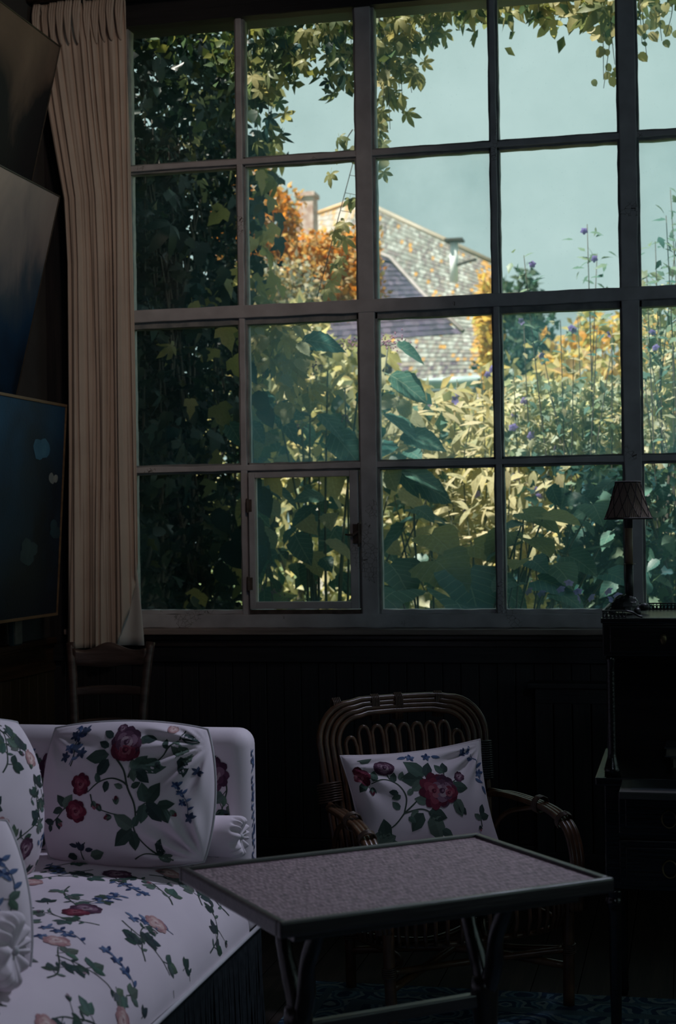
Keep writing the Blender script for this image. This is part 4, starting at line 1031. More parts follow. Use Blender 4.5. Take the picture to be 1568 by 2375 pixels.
for (xa, xb) in ((-.205, .075), (.09, .60), (.615, .89)):
    d = MB().box(xa, xb, DY0 - .007, DY0 + .01, 1.058, 1.128).build('drawer', M['desk'], dk, bevel=.003)
    cx = (xa + xb) / 2
    MB().lathe([(.0, 0), (.008, .001), (.009, .003), (.004, .005), (0, .005)], (cx, DY0 - .007, 1.093), 14, Matrix.Diagonal((1, 1, 1)) @ Matrix.Rotation(pi / 2, 3, 'X') @ Matrix.Diagonal((1, 1.8, 1))).build('escutcheon', M['brass'], d, smooth=True)
# pierced gallery: rails, pins and little rings on three sides, scrolled down at the front
def gallery(p, q, n):
    g = MB(); p = Vector(p); q = Vector(q)
    g.bar(p + Vector((0, 0, .0015)), q + Vector((0, 0, .0015)), .004, .003); g.bar(p + Vector((0, 0, .018)), q + Vector((0, 0, .018)), .005, .0035)
    d = (q - p).normalized()
    for i in range(n):
        c = p.lerp(q, (i + .5) / n)
        g.tube([c + d * .0042 * cos(2 * pi * k / 8) + Vector((0, 0, .0075 + .005 * sin(2 * pi * k / 8))) for k in range(8)], .0013, 4, closed=True)
        e = p.lerp(q, i / n); g.tube([e, e + Vector((0, 0, .018))], .0014, 5)
    return g.build('gallery', M['bronze'], dk)
gx0, gx1, gy0, gy1, gz = DX0 + .010, DX1 - .010, DY0 + .004, DY0 + .395, 1.150
gallery((gx0, gy0, gz), (gx0, gy1, gz), 38); gallery((gx0, gy1, gz), (gx1, gy1, gz), 110); gallery((gx0, gy0, gz), (gx0 + .062, gy0, gz), 6)
MB().tube(smooth_path([(gx0 + .060, gy0, gz + .018), (gx0 + .078, gy0, gz + .014), (gx0 + .092, gy0, gz + .005), (gx0 + .104, gy0, gz + .002)], 4), .0028, 6).build('gallery_scroll', M['bronze'], dk, smooth=True)
# two books lying in the niche
for i, (lab, c1, z0, dx, cw) in enumerate((('brown book lying flat at the bottom of the pile in the desk niche', (.05, .03, .02), .7265, 0, .03), ('dark grey-blue book lying on top of the brown book in the desk niche', (.03, .035, .045), .7565, -.012, .026))):
    bb = thing('book', lab, 'book', (.05, 4.44, z0), (0, 0, radians(3 - 5 * i)))
    MB().box(-.105 + dx, .10, -.075, .075, 0, .003).build('cover', noise_mat('book_cloth', c1, tuple(v * 1.5 for v in c1), 30, rough=.6), bb, local=True)
    MB().box(-.105 + dx, .10, -.075, .075, cw - .003, cw).build('cover', noise_mat('book_cloth', c1, tuple(v * 1.5 for v in c1), 30, rough=.6), bb, local=True)
    MB().box(-.100 + dx, .098, -.071, .075, .003, cw - .003).build('pages', noise_mat('book_pages2', (.12, .11, .09), (.18, .165, .13), 30, rough=.9), bb, local=True)

# ------------------------------------------------------------------ candle lamp on a tortoise-shaped foot
lp = thing('table_lamp', 'small candle lamp with brown pleated shade and domed tortoise foot on the desk', 'lamp', (-.158, 4.40, 1.1505))
lx, ly, lz = -.158, 4.40, 1.1505
def shell(u, v):
    a = 2 * pi * u; b_ = pi / 2 * v; k = 1 + .04 * (1 if (int(u * 12) + int(v * 5)) % 2 else 0)
    return (lx - .012 + .040 * k * cos(a) * cos(b_) ** .8, ly + .034 * k * sin(a) * cos(b_) ** .8, lz + .006 + .046 * k * sin(b_))
MB().grid(shell, 48, 20, True).build('tortoise_shell', M['bronze'], lp)
b = MB(); b.lathe([(0, -.014), (.009, -.010), (.011, 0), (.009, .010), (0, .016)], (lx + .040, ly - .008, lz + .018), 12, Matrix.Rotation(pi / 2, 3, 'Y')); b.tube([(lx + .02, ly, lz + .014), (lx + .04, ly - .006, lz + .017)], [.011, .008], 8)
b.build('tortoise_head', M['bronze'], lp, smooth=True)
for (dx, dy) in ((.03, .022), (.03, -.022), (-.04, .022), (-.04, -.022)): MB().lathe([(.009, 0), (.010, .006), (.006, .016)], (lx - .008 + dx, ly + dy, lz), 10).build('tortoise_foot', M['bronze'], lp, smooth=True)
MB().lathe([(.0105, 1.19), (.0105, 1.288)], (lx, ly, 0), 16).build('candlestick', M['bronze'], lp, smooth=True)
MB().lathe([(.017, 1.2875), (.017, 1.289)], (lx, ly, 0), 20).build('drip_pan', M['brass'], lp, smooth=True)
MB().lathe([(.0107, 1.289), (.0107, 1.390)], (lx, ly, 0), 16).build('candle_sleeve', M['candle'], lp, smooth=True)
MB().lathe([(.0112, 1.388), (.0112, 1.43), (.016, 1.432), (.016, 1.436)], (lx, ly, 0), 16).build('socket', M['bronze'], lp, smooth=True)
def sh(r0_, r1_, z0_, z1_, n=72, amp=.0011):
    def f(u, v):
        a = 2 * pi * u; r = r0_ + (r1_ - r0_) * v + amp * sin(n * a) - .0025 * sin(pi * v)
        return (lx + r * cos(a), ly + r * sin(a), z0_ + (z1_ - z0_) * v)
    return f
s_ = MB().grid(sh(.0645, .0335, 1.414, 1.516), 288, 10, True).build('lamp_shade', M['shade'], lp, smooth=True)
MB().grid(sh(.0632, .0322, 1.413, 1.516), 288, 10, True).build('shade_lining', M['shadein'], s_, smooth=True)
def rim(z, r, w_): return MB().tube([(lx + r * cos(2 * pi * k / 48), ly + r * sin(2 * pi * k / 48), z) for k in range(48)], w_, 7, closed=True)
rim(1.4145, .065, .0028).build('lower_braid', M['shadetrim'], s_, smooth=True); rim(1.516, .034, .0028).build('upper_braid', M['shadetrim'], s_, smooth=True)
# crossed ribbons in a lozenge pattern
b = MB()
for k in range(12):
    for sg in (-1, 1):
        pts = []
        for i in range(15):
            v = i / 14; a = 2 * pi * k / 12 + sg * v * 2 * pi / 12 * 1.5; r = .0652 + (.0342 - .0652) * v - .0022 * sin(pi * v) + .0008; pts.append((lx + r * cos(a), ly + r * sin(a), 1.414 + .102 * v))
        b.tube(pts, .0011, 5)
b.build('lozenge_ribbon', M['shadetrim'], s_, smooth=True)
# ================================================================== the garden
G = random.Random(11)
gr = MB().box(-40, 40, WY + .2, 70, -.35, -.15)
struct(gr.build('ground', noise_mat('lawn', (.05, .09, .03), (.12, .15, .05), 12, rough=.95, bump=.4)))

# ------------------------------------------------------------------ leaf blades (unit length along +Y, normal +Z)
def blade(kind, curl=.12, fold=.18, seed=0):
    q = random.Random(seed); V = []; F = []
    def rows(prof, base=(0, 0, 0), d=0.0, L=1.0, droop=curl):
        c, s = cos(d), sin(d); b = len(V); n = len(prof)
        for (t, tl, wd) in prof:
            for sx, tt, ww in ((-1, tl, wd), (0, t, 0), (1, tl, wd * q.uniform(.93, 1.07))):
                x = sx * ww; y = tt; z = abs(x) * fold - droop * tt * tt + q.uniform(-.012, .012)
                x, y, z = x * L, y * L, z * L
                V.append((base[0] + x * c + y * s, base[1] - x * s + y * c, base[2] + z))
        for i in range(n - 1):
            for k in range(2): F.append((b + i * 3 + k, b + i * 3 + k + 1, b + i * 3 + k + 4, b + i * 3 + k + 3))
    def stalk(L, r=.012):
        b = len(V); V.extend([(-r, -L, -.03), (r, -L, -.03), (r, .05, .0), (-r, .05, .0)]); F.append((b, b + 1, b + 2, b + 3))
    if kind == 'ovate':            # serrate hydrangea-like leaf
        n = 13; prof = []
        for i in range(n):
            t = i / (n - 1); wd = .36 * (sin(pi * t ** .75)) ** .9 * (1 + (.07 if i % 2 else -.05)) if 0 < i < n - 1 else .004
            prof.append((t, t - (.035 if i % 2 else 0), wd))
        rows(prof); stalk(.18)
    elif kind == 'heart':
        n = 12; prof = [(0, -.16, .18)]
        for i in range(1, n):
            t = i / (n - 1); wd = .52 * (1 - t ** 1.9) ** .8 * (1 + (.035 if i % 2 else -.025)) if i < n - 1 else .003
            if i == 1: wd = .47
            prof.append((t * .9, t * .9 - .10 * (1 - t), wd))
        rows(prof); stalk(.25, .014)
    elif kind == 'lance':
        n = 7; rows([(i / (n - 1), i / (n - 1), .19 * sin(pi * (i / (n - 1)) ** .8) + .004) for i in range(n)])
        stalk(.12)
    elif kind == 'lobed':          # hibiscus: three toothed lobes
        rows([(0, 0, .05), (.14, .12, .17), (.34, .44, .34), (.46, .42, .20), (.62, .64, .19), (.80, .78, .11), (1, 1, .004)]); stalk(.15)
    elif kind == 'ivy':
        rows([(0, -.06, .10), (.1, -.02, .34), (.3, .34, .50), (.42, .36, .27), (.6, .60, .27), (.8, .78, .13), (1, 1, .004)]); stalk(.25)
    elif kind == 'round':
        rows([(0, -.05, .14), (.15, .12, .36), (.4, .4, .44), (.7, .72, .34), (1, .94, .06)]); stalk(.2)
    elif kind == 'palm':           # five-leaflet creeper leaf
        for k, d in enumerate((-1.95, -.95, 0, .95, 1.95)):
            L = (.62, .88, 1.0, .88, .62)[k]; n = 8
            prof = [(i / (n - 1), i / (n - 1) - (.03 if i % 2 else 0), (.205 * sin(pi * (i / (n - 1)) ** 1.15) ** .9 * (1 + (.08 if i % 2 else -.04)) if 0 < i < n - 1 else .012)) for i in range(n)]
            rows(prof, (0, 0, q.uniform(-.03, .03)), d, L, curl * q.uniform(.5, 2.5))
        stalk(.5, .014)
    elif kind == 'petal5':         # open five-petalled flower
        for k in range(5):
            d = 2 * pi * k / 5; n = 5
            rows([(i / 4, i / 4, (.06, .26, .40, .36, .10)[i]) for i in range(n)], (0, 0, 0), d, 1.0, -.25)
    return V, F
def lmesh(kind, mat, n=3, **k):
    out = []
    for i in range(n):
        V, F = blade(kind, seed=i + 1, curl=k.get('curl', .12) * (1 + .5 * i), fold=k.get('fold', .18) * (1 - .25 * i))
        me = bpy.data.meshes.new('leaf_' + kind); me.from_pydata(V, [], F); me.materials.append(mat)
        me.polygons.foreach_set('use_smooth', [True] * len(F)); me.update(); out.append(me)
    return out
def frame_of(d, nrm):
    d = Vector(d).normalized(); n = Vector(nrm); n = (n - d * n.dot(d)); n = n.normalized() if n.length > 1e-4 else d.orthogonal().normalized()
    x = d.cross(n); return Matrix(((x.x, d.x, n.x), (x.y, d.y, n.y), (x.z, d.z, n.z)))
def put_leaf(parent, meshes, p, d, nrm, s, name='leaf'):
    o = bpy.data.objects.new(name, G.choice(meshes)); col.objects.link(o); o.parent = parent
    m = frame_of(d, nrm).to_4x4(); o.matrix_local = Matrix.Translation(Vector(p) - parent.location) @ m @ Matrix.Diagonal((s, s, s, 1))
    return o
def rdir(g, up=0.0, out=(0, 0, 0), k=1.0):
    v = Vector((g.gauss(0, 1), g.gauss(0, 1), g.gauss(0, 1))) * k + Vector((0, 0, up)) + Vector(out); return v.normalized()
SIMPLE = {'leaf': (np.array([(0, 0, 0), (-.28, .4, .05), (.28, .4, .05), (0, .5, -.02), (0, 1, -.1)]), [(0, 3, 1), (0, 2, 3), (1, 3, 4), (3, 2, 4)]),
          'lobe': (np.array([(0, 0, 0), (-.42, .3, .08), (-.16, .5, .02), (-.2, .7, .03), (0, 1, -.12), (.2, .7, .03), (.16, .5, .02), (.42, .3, .08), (0, .45, -.03)]), [(0, 8, 2, 1), (0, 7, 6, 8), (2, 8, 4, 3), (8, 6, 5, 4)])}
def leaf_mass(name, parent, mat, pts, sizes, cols, seed, up=.4, bias=(0, -.3, 0), shape='leaf', colw=None, gain=1.45):
    """many small blades as one mesh: pts list of points"""
    rg_ = np.random.default_rng(seed); n = len(pts); B, F = SIMPLE[shape]; k = len(B)
    P = np.array(pts); d = rg_.normal(size=(n, 3)) + np.array([0, 0, -.25]) + np.array(bias) * .5; d /= np.linalg.norm(d, axis=1)[:, None]
    nn = rg_.normal(size=(n, 3)) * .8 + np.array([0, 0, up]) + np.array(bias); nn -= d * (nn * d).sum(1)[:, None]; nn /= np.linalg.norm(nn, axis=1)[:, None]
    x = np.cross(d, nn); s = rg_.uniform(sizes[0], sizes[1], n)[:, None, None]
    V = (B[None, :, 0:1] * x[:, None, :] + B[None, :, 1:2] * d[:, None, :] + B[None, :, 2:3] * nn[:, None, :]) * s + P[:, None, :]
    V = V.reshape(-1, 3) - np.array(parent.location)[None] if parent is not None else V.reshape(-1, 3)
    fl_ = []; lens = [len(f) for f in F]; base = [np.array(f) for f in F]
    idx = np.arange(n)[:, None] * k
    loops = np.concatenate([np.concatenate([b[None] + idx for b in base], axis=1)], axis=0).ravel()
    tot = np.tile(np.array(lens), n); start = np.concatenate([[0], np.cumsum(tot)[:-1]])
    me = bpy.data.meshes.new(name); me.vertices.add(len(V)); me.vertices.foreach_set('co', V.astype(np.float32).ravel())
    me.loops.add(len(loops)); me.loops.foreach_set('vertex_index', loops.astype(np.int32)); me.polygons.add(len(tot)); me.polygons.foreach_set('loop_start', start.astype(np.int32)); me.polygons.foreach_set('loop_total', tot.astype(np.int32))
    ca = me.color_attributes.new('Col', 'FLOAT_COLOR', 'POINT'); C = np.array(cols); ci = rg_.choice(len(C), n, p=colw) ; c = C[ci] * rg_.uniform(.75, 1.25, (n, 1)) * gain
    a = np.ones((n, k, 4), dtype=np.float32); a[:, :, :3] = np.clip(c, 0, .85)[:, None, :]; ca.data.foreach_set('color', a.ravel())
    me.materials.append(mat); me.update(calc_edges=True); me.validate()
    o = bpy.data.objects.new(name, me); col.objects.link(o); o.parent = parent; o['kind'] = 'stuff'; return o
def stems(parent, paths, r0_, r1_, mat, name='stem', n=6):
    for p in paths:
        Q = smooth_path(p, 5); MB().tube(Q, [r0_ + (r1_ - r0_) * i / (len(Q) - 1) for i in range(len(Q))], n).build(name, mat, parent, smooth=True)

M['bark'] = noise_mat('dark_bark', (.025, .022, .018), (.06, .05, .038), 30, rough=.85, bump=.4)
M['greenstem'] = noise_mat('green_stem', (.04, .055, .03), (.08, .09, .05), 30, rough=.6)
LM = leaf_mat
mk = dict(
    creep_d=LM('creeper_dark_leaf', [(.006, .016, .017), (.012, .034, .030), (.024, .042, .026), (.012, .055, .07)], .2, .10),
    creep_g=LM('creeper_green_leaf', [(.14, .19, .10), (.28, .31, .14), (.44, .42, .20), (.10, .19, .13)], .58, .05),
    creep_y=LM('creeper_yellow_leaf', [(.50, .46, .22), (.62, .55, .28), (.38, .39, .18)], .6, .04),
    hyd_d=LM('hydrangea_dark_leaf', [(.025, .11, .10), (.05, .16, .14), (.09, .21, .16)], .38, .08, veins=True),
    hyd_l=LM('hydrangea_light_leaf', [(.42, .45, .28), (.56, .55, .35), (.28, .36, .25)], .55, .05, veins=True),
    heart=LM('heart_leaf', [(.36, .40, .15), (.54, .52, .20), (.20, .30, .15)], .62, .04, veins=True),
    heart_d=LM('heart_leaf_dark', [(.04, .12, .09), (.07, .17, .10), (.05, .20, .22)], .38, .08, veins=True),
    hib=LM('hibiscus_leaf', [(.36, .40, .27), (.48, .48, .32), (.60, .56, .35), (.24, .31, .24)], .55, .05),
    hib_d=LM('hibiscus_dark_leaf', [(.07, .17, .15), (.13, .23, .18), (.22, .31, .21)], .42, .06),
    sol=LM('yellow_shrub_leaf', [(.60, .56, .32), (.74, .66, .38), (.48, .48, .28), (.78, .68, .44)], .55, .04, veins=True),
    blue=LM('violet_petal', [(.30, .27, .62), (.40, .35, .70), (.46, .38, .66)], .45, .03, tint=(.9, .85, 1)),
    pink=LM('dusty_pink_floret', [(.34, .17, .27), (.50, .28, .40), (.22, .12, .19)], .4, .03, tint=(1, .85, .95)),
    mass=LM('mixed_foliage', [], .45, .04, attr=True), mass_t=LM('sunny_foliage', [], .55, .03, attr=True),
)
# leaf mesh sets
PAL_G = lmesh('palm', mk['creep_g'], 4, curl=.2); PAL_Y = lmesh('palm', mk['creep_y'], 3, curl=.2); PAL_D = lmesh('palm', mk['creep_d'], 4, curl=.22)
IVY_D = lmesh('ivy', mk['creep_d'], 3, curl=.2); IVY_G = lmesh('ivy', mk['creep_g'], 3, curl=.2); IVY_Y = lmesh('ivy', mk['creep_y'], 2, curl=.2)
OV_D = lmesh('ovate', mk['hyd_d'], 3, curl=.22); OV_L = lmesh('ovate', mk['hyd_l'], 3, curl=.22); OV_C = lmesh('ovate', mk['creep_d'], 3, curl=.25)
HE_Y = lmesh('heart', mk['heart'], 3, curl=.2); HE_D = lmesh('heart', mk['heart_d'], 3, curl=.25)
HB = lmesh('lobed', mk['hib'], 3); HB_D = lmesh('lobed', mk['hib_d'], 3); SOL = lmesh('lance', mk['sol'], 3); FLW = lmesh('petal5', mk['blue'], 2)
RND_Y = lmesh('round', mk['creep_y'], 2); RND_G = lmesh('round', mk['creep_g'], 2); RND_D = lmesh('round', mk['hyd_d'], 2)

# ------------------------------------------------------------------ garden wall at the left, smothered in creeper
GX = -2.60
gw = MB().box(GX - .22, GX - .10, WY + .2, 8.2, -.2, 3.5).build('garden_wall', noise_mat('dark_wall_render', (.03, .032, .035), (.05, .05, .05), 6, rough=.95))
tag(gw, 'dark garden wall running out from the house behind the creeper', 'wall')
cv = thing('creeper', 'dense dark creeper hanging over the garden wall behind the leftmost panes', 'climbing plant', (GX, 7.4, -.15))
pts = []
for i in range(8500):
    y = G.uniform(6.62, 8.9); z = G.uniform(.2, 4.3); dd = abs(G.gauss(0, .09)) + .01
    pts.append((GX + dd * (1.3 if z > 3 else 1) - .08, y, z))
for i in range(900):   # spilling past the end of the wall
    pts.append((GX + G.gauss(-.05, .12), G.uniform(8.2, 8.95), G.uniform(.3, 4.0)))
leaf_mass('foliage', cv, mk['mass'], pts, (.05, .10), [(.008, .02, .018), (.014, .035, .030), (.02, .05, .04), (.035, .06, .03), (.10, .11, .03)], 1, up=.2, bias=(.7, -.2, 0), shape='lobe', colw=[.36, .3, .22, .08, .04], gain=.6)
cnt = 0
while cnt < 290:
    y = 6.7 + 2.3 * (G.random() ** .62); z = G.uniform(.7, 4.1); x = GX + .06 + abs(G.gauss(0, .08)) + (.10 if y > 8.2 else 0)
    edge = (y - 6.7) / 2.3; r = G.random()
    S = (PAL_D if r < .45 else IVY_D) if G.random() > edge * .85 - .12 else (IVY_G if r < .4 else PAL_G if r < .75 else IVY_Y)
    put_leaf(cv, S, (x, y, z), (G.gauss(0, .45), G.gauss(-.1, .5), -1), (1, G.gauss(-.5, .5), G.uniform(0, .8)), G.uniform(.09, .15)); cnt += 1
stems(cv, [[(GX + .02, G.uniform(6.7, 8.6), G.uniform(0, 1)), (GX + .05, G.uniform(6.7, 8.8), G.uniform(1.5, 2.2)), (GX + .04, G.uniform(6.8, 8.8), G.uniform(3.2, 4.2))] for _ in range(14)], .012, .004, M['bark'])

# ------------------------------------------------------------------ garland of creeper hanging from the eaves
GYY = 6.86
ga = thing('creeper_garland', 'garland of five-fingered creeper leaves hanging over the top panes', 'climbing plant', (-.4, GYY, 3.6))
strands = []
def strand(px, py0, py1, dpx, nleaf, S, s0, s1, y=GYY, fan=.5):
    a = at(px, py0, y); b = at(px + dpx, py1, y + G.uniform(-.03, .06)); c = a.lerp(b, .5) + Vector((G.gauss(0, .02), 0, 0))
    strands.append([a, c, b])
    for i in range(nleaf):
        t = (i + .5) / nleaf; p = a.lerp(b, t) + Vector((G.gauss(0, .035), G.gauss(0, .05), G.gauss(0, .02)))
        put_leaf(ga, G.choice(S), p, (G.gauss(0, fan), G.gauss(-.1, .35), -.8), (G.gauss(0, .4), -1, G.uniform(-.1, .6)), G.uniform(s0, s1))
mixG = [PAL_G, PAL_G, PAL_G, PAL_D, PAL_D, PAL_Y, OV_C]; mixY = [PAL_Y, PAL_Y, PAL_G]
for px, p1, dp, n in ((575, 330, 25, 13), (600, 345, 30, 12), (585, 250, 10, 10), (630, 200, 10, 8), (655, 150, 0, 7), (700, 170, -8, 8), (725, 120, 5, 6), (760, 215, 15, 9), (800, 190, 5, 8), (815, 130, 0, 6), (680, 110, 0, 5), (745, 95, 0, 5), (645, 290, -20, 8)):
    strand(px, -10, p1, dp, n + 6, mixG, .05, .082)
for px, p1, dp, n in ((872, 320, 10, 12), (885, 300, 20, 12), (905, 270, 30, 11), (930, 215, 25, 9), (950, 190, 15, 8), (880, 180, 0, 8), (915, 120, 0, 6), (975, 90, 10, 5), (1000, 60, 0, 4), (990, 110, 10, 3)):
    strand(px, -15, p1, dp, n + 4, [PAL_G, PAL_G, PAL_Y, OV_L, PAL_Y], .05, .075)
for k in range(16): strand(1010 + k * 9, -45, G.uniform(5, 35), 0, 2, mixG, .07, .10)
for px, p1 in ((1168, 10), (1190, 22), (1220, 12), (1250, 30), (1270, 25), (1300, 48), (1330, 40), (1350, 60), (1375, 40), (1400, 50), (1420, 60)): strand(px, -40, p1, 0, 3, mixY, .075, .105)
for px, p1, dp, n in ((1400, 185, 0, 12), (1418, 150, 8, 10), (1410, 95, 0, 8), (1425, 205, -25, 9), (1484, 100, 5, 8), (1500, 60, 0, 6), (1525, 95, 10, 8), (1555, 85, -12, 8), (1490, 130, 10, 6), (1540, 40, 0, 6)):
    strand(px, -30, p1, dp, n, [RND_Y, RND_Y, RND_G], .028, .055)
for px, p1, dp, n in ((818, 380, 0, 5), (822, 480, -3, 4), (872, 400, 4, 5)): strand(px, 300, p1, dp, n, [PAL_G, OV_L], .05, .07)
stems(ga, strands, .0028, .0014, M['bark'], 'tendril', 5)
MB().tube(smooth_path([(-2.5, GYY, 3.80), (-1.6, GYY + .02, 3.76), (-.6, GYY, 3.78), (.5, GYY + .03, 3.76), (1.9, GYY, 3.8)], 8), .012, 7).build('main_vine', M['bark'], ga, smooth=True)
pts = [(G.uniform(-2.4, 1.2), GYY + G.gauss(.03, .08), 3.72 - abs(G.gauss(0, .05))) for _ in range(420)] + [(G.uniform(-2.1, -1.25), GYY + G.gauss(.06, .08), 3.62 - abs(G.gauss(0, .09))) for _ in range(260)]
leaf_mass('foliage', ga, mk['mass'], pts, (.05, .085), [(.04, .07, .03), (.08, .11, .04), (.16, .17, .05)], 2, up=.1, bias=(0, -.6, 0))

# climbing wire with a few leaves
wt = thing('climbing_wire', 'thin slanting wire with short rungs and creeper leaves outside the second column', 'wire', tuple(at(735, 690, 7.3)))
wa, wb = at(822, 365, 7.3), at(735, 692, 7.3)
MB().tube([wa, wb], .0022, 5).build('wire', M['bark'], wt)
for k in range(7):
    p = wa.lerp(wb, (k + 1) / 8); MB().tube([p, p + Vector((.055, .01, -.012))], .0014, 4).build('rung', M['bark'], wt)
for (x, y) in ((800, 525), (788, 555), (775, 545), (800, 560), (790, 605), (775, 620), (785, 635), (770, 660), (760, 680), (812, 470)):
    put_leaf(wt, G.choice([PAL_G, PAL_Y]), at(x, y - 8, 7.3 + G.gauss(0, .02)), (G.gauss(.2, .5), -.2, -.8), (G.gauss(0, .3), -1, .5), G.uniform(.05, .075))

# ------------------------------------------------------------------ hydrangea behind the second and third columns
hy = thing('hydrangea', 'hydrangea bush with large toothed leaves and pink flower heads outside the casement', 'shrub', (-1.62, 7.95, -.15))
def shrub_leaf(parent, px, py, y, S, s, dx=None, nz=.5, dz=-.45):
    d = (G.gauss(0, .75) if dx is None else dx + G.gauss(0, .2), G.gauss(-.25, .5), dz + G.gauss(0, .25))
    return put_leaf(parent, S, at(px, py, y), d, (G.gauss(0, .35), G.gauss(-.55, .3), nz + G.uniform(0, .5)), s)
hs = []
for (px, py) in ((720, 880), (700, 1000), (760, 860), (640, 930), (840, 830), (900, 800), (690, 800), (800, 900), (740, 1100), (650, 1120), (900, 1150), (960, 1170), (800, 1200), (610, 1150), (1010, 1110)):
    b = at(G.uniform(660, 800), 1420, 7.95); b.z = -.1; e = at(px, py, 7.95 + G.gauss(0, .15)); hs.append([b, b.lerp(e, .5) + Vector((G.gauss(0, .06), 0, .05)), e])
stems(hy, hs, .011, .004, M['greenstem'])
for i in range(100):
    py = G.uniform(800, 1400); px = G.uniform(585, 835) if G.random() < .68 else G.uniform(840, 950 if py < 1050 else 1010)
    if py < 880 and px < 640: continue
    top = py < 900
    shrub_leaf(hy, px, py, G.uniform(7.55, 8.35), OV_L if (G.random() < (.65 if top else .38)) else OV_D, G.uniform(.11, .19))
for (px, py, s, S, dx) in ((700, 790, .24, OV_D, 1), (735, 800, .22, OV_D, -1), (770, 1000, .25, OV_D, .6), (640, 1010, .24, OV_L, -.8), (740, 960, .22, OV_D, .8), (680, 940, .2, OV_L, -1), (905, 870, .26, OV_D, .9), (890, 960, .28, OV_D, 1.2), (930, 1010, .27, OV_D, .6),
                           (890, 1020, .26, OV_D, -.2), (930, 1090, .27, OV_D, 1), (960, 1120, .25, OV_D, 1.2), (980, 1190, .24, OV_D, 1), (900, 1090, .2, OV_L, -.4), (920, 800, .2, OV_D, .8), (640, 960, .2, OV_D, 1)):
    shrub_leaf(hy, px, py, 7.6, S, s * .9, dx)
for (px, py, n, r) in ((905, 792, 70, .045), (815, 795, 40, .035), (700, 860, 30, .03), (735, 850, 18, .022), (690, 990, 18, .022), (800, 970, 14, .02), (600, 1365, 20, .03), (640, 1375, 16, .03)):
    c = at(px, py, 7.75); b = MB()
    for k in range(n):
        p = c + Vector((G.gauss(0, r), G.gauss(0, r), G.gauss(0, r * .45))); b.lathe([(0, -.006), (.0055, 0), (0, .006)], p, 5)
    b.build('flower_head', mk['pink'], hy, kind='stuff')
pts = []
for i in range(520):
    y = G.uniform(8.2, 9.0); p = at(G.uniform(560, 1060), G.uniform(900, 1430), y); pts.append(tuple(p))
leaf_mass('foliage', hy, mk['mass'], pts, (.07, .14), [(.03, .09, .085), (.07, .14, .11), (.24, .27, .17), (.44, .42, .25)], 3, colw=[.25, .25, .25, .25])

# bluish creeper sprays hanging at the left edge of the casement
cs2 = thing('creeper_spray', 'blue-green creeper leaves drooping by the left edge of the casement', 'climbing plant', tuple(at(600, 1330, 7.0)))
for (px, py, s, S) in ((590, 1110, .15, OV_C), (600, 1150, .15, OV_C), (585, 1190, .13, OV_D), (595, 1250, .16, OV_C), (615, 1285, .15, OV_C), (590, 1300, .16, OV_D), (580, 1220, .12, OV_C), (575, 860, .11, OV_C), (590, 930, .12, OV_C), (580, 1000, .12, OV_D), (605, 960, .12, OV_C), (632, 1120, .12, IVY_Y), (610, 1095, .1, IVY_G), (545, 1250, .15, OV_C), (520, 1280, .15, OV_C), (500, 1200, .13, OV_C), (530, 1000, .14, OV_D), (505, 960, .13, IVY_G), (520, 780, .12, IVY_Y), (540, 850, .12, IVY_G), (500, 1330, .14, OV_C)):
    put_leaf(cs2, S, at(px, py - 20, 7.05 + G.gauss(0, .06)), (G.gauss(.35, .3), -.3, -.9), (G.gauss(-.4, .3), -.7, .7), s)
stems(cs2, [[at(560, 800, 7.15), at(585, 1000, 7.1), at(590, 1200, 7.08), at(600, 1330, 7.05)]], .004, .002, M['bark'])
# pale creeper over the top of the second column, third row
cs3 = thing('creeper_spray', 'pale yellow creeper leaves draped over the hydrangea in the upper left', 'climbing plant', tuple(at(640, 830, 7.5)))
for i in range(52):
    put_leaf(cs3, G.choice([PAL_Y, PAL_Y, PAL_G, OV_L]), at(G.uniform(578, 730), G.uniform(745, 840) + (60 if G.random() < .2 else 0), 7.5 + G.gauss(0, .12)), (G.gauss(.1, .6), -.3, -.7), (G.gauss(0, .3), -.6, .8), G.uniform(.06, .09))
stems(cs3, [[at(570, 830, 7.5), at(620, 790, 7.5), at(690, 755, 7.5), at(740, 750, 7.5)], [at(600, 930, 7.5), at(615, 860, 7.5), at(650, 770, 7.5)]], .004, .002, M['bark'])

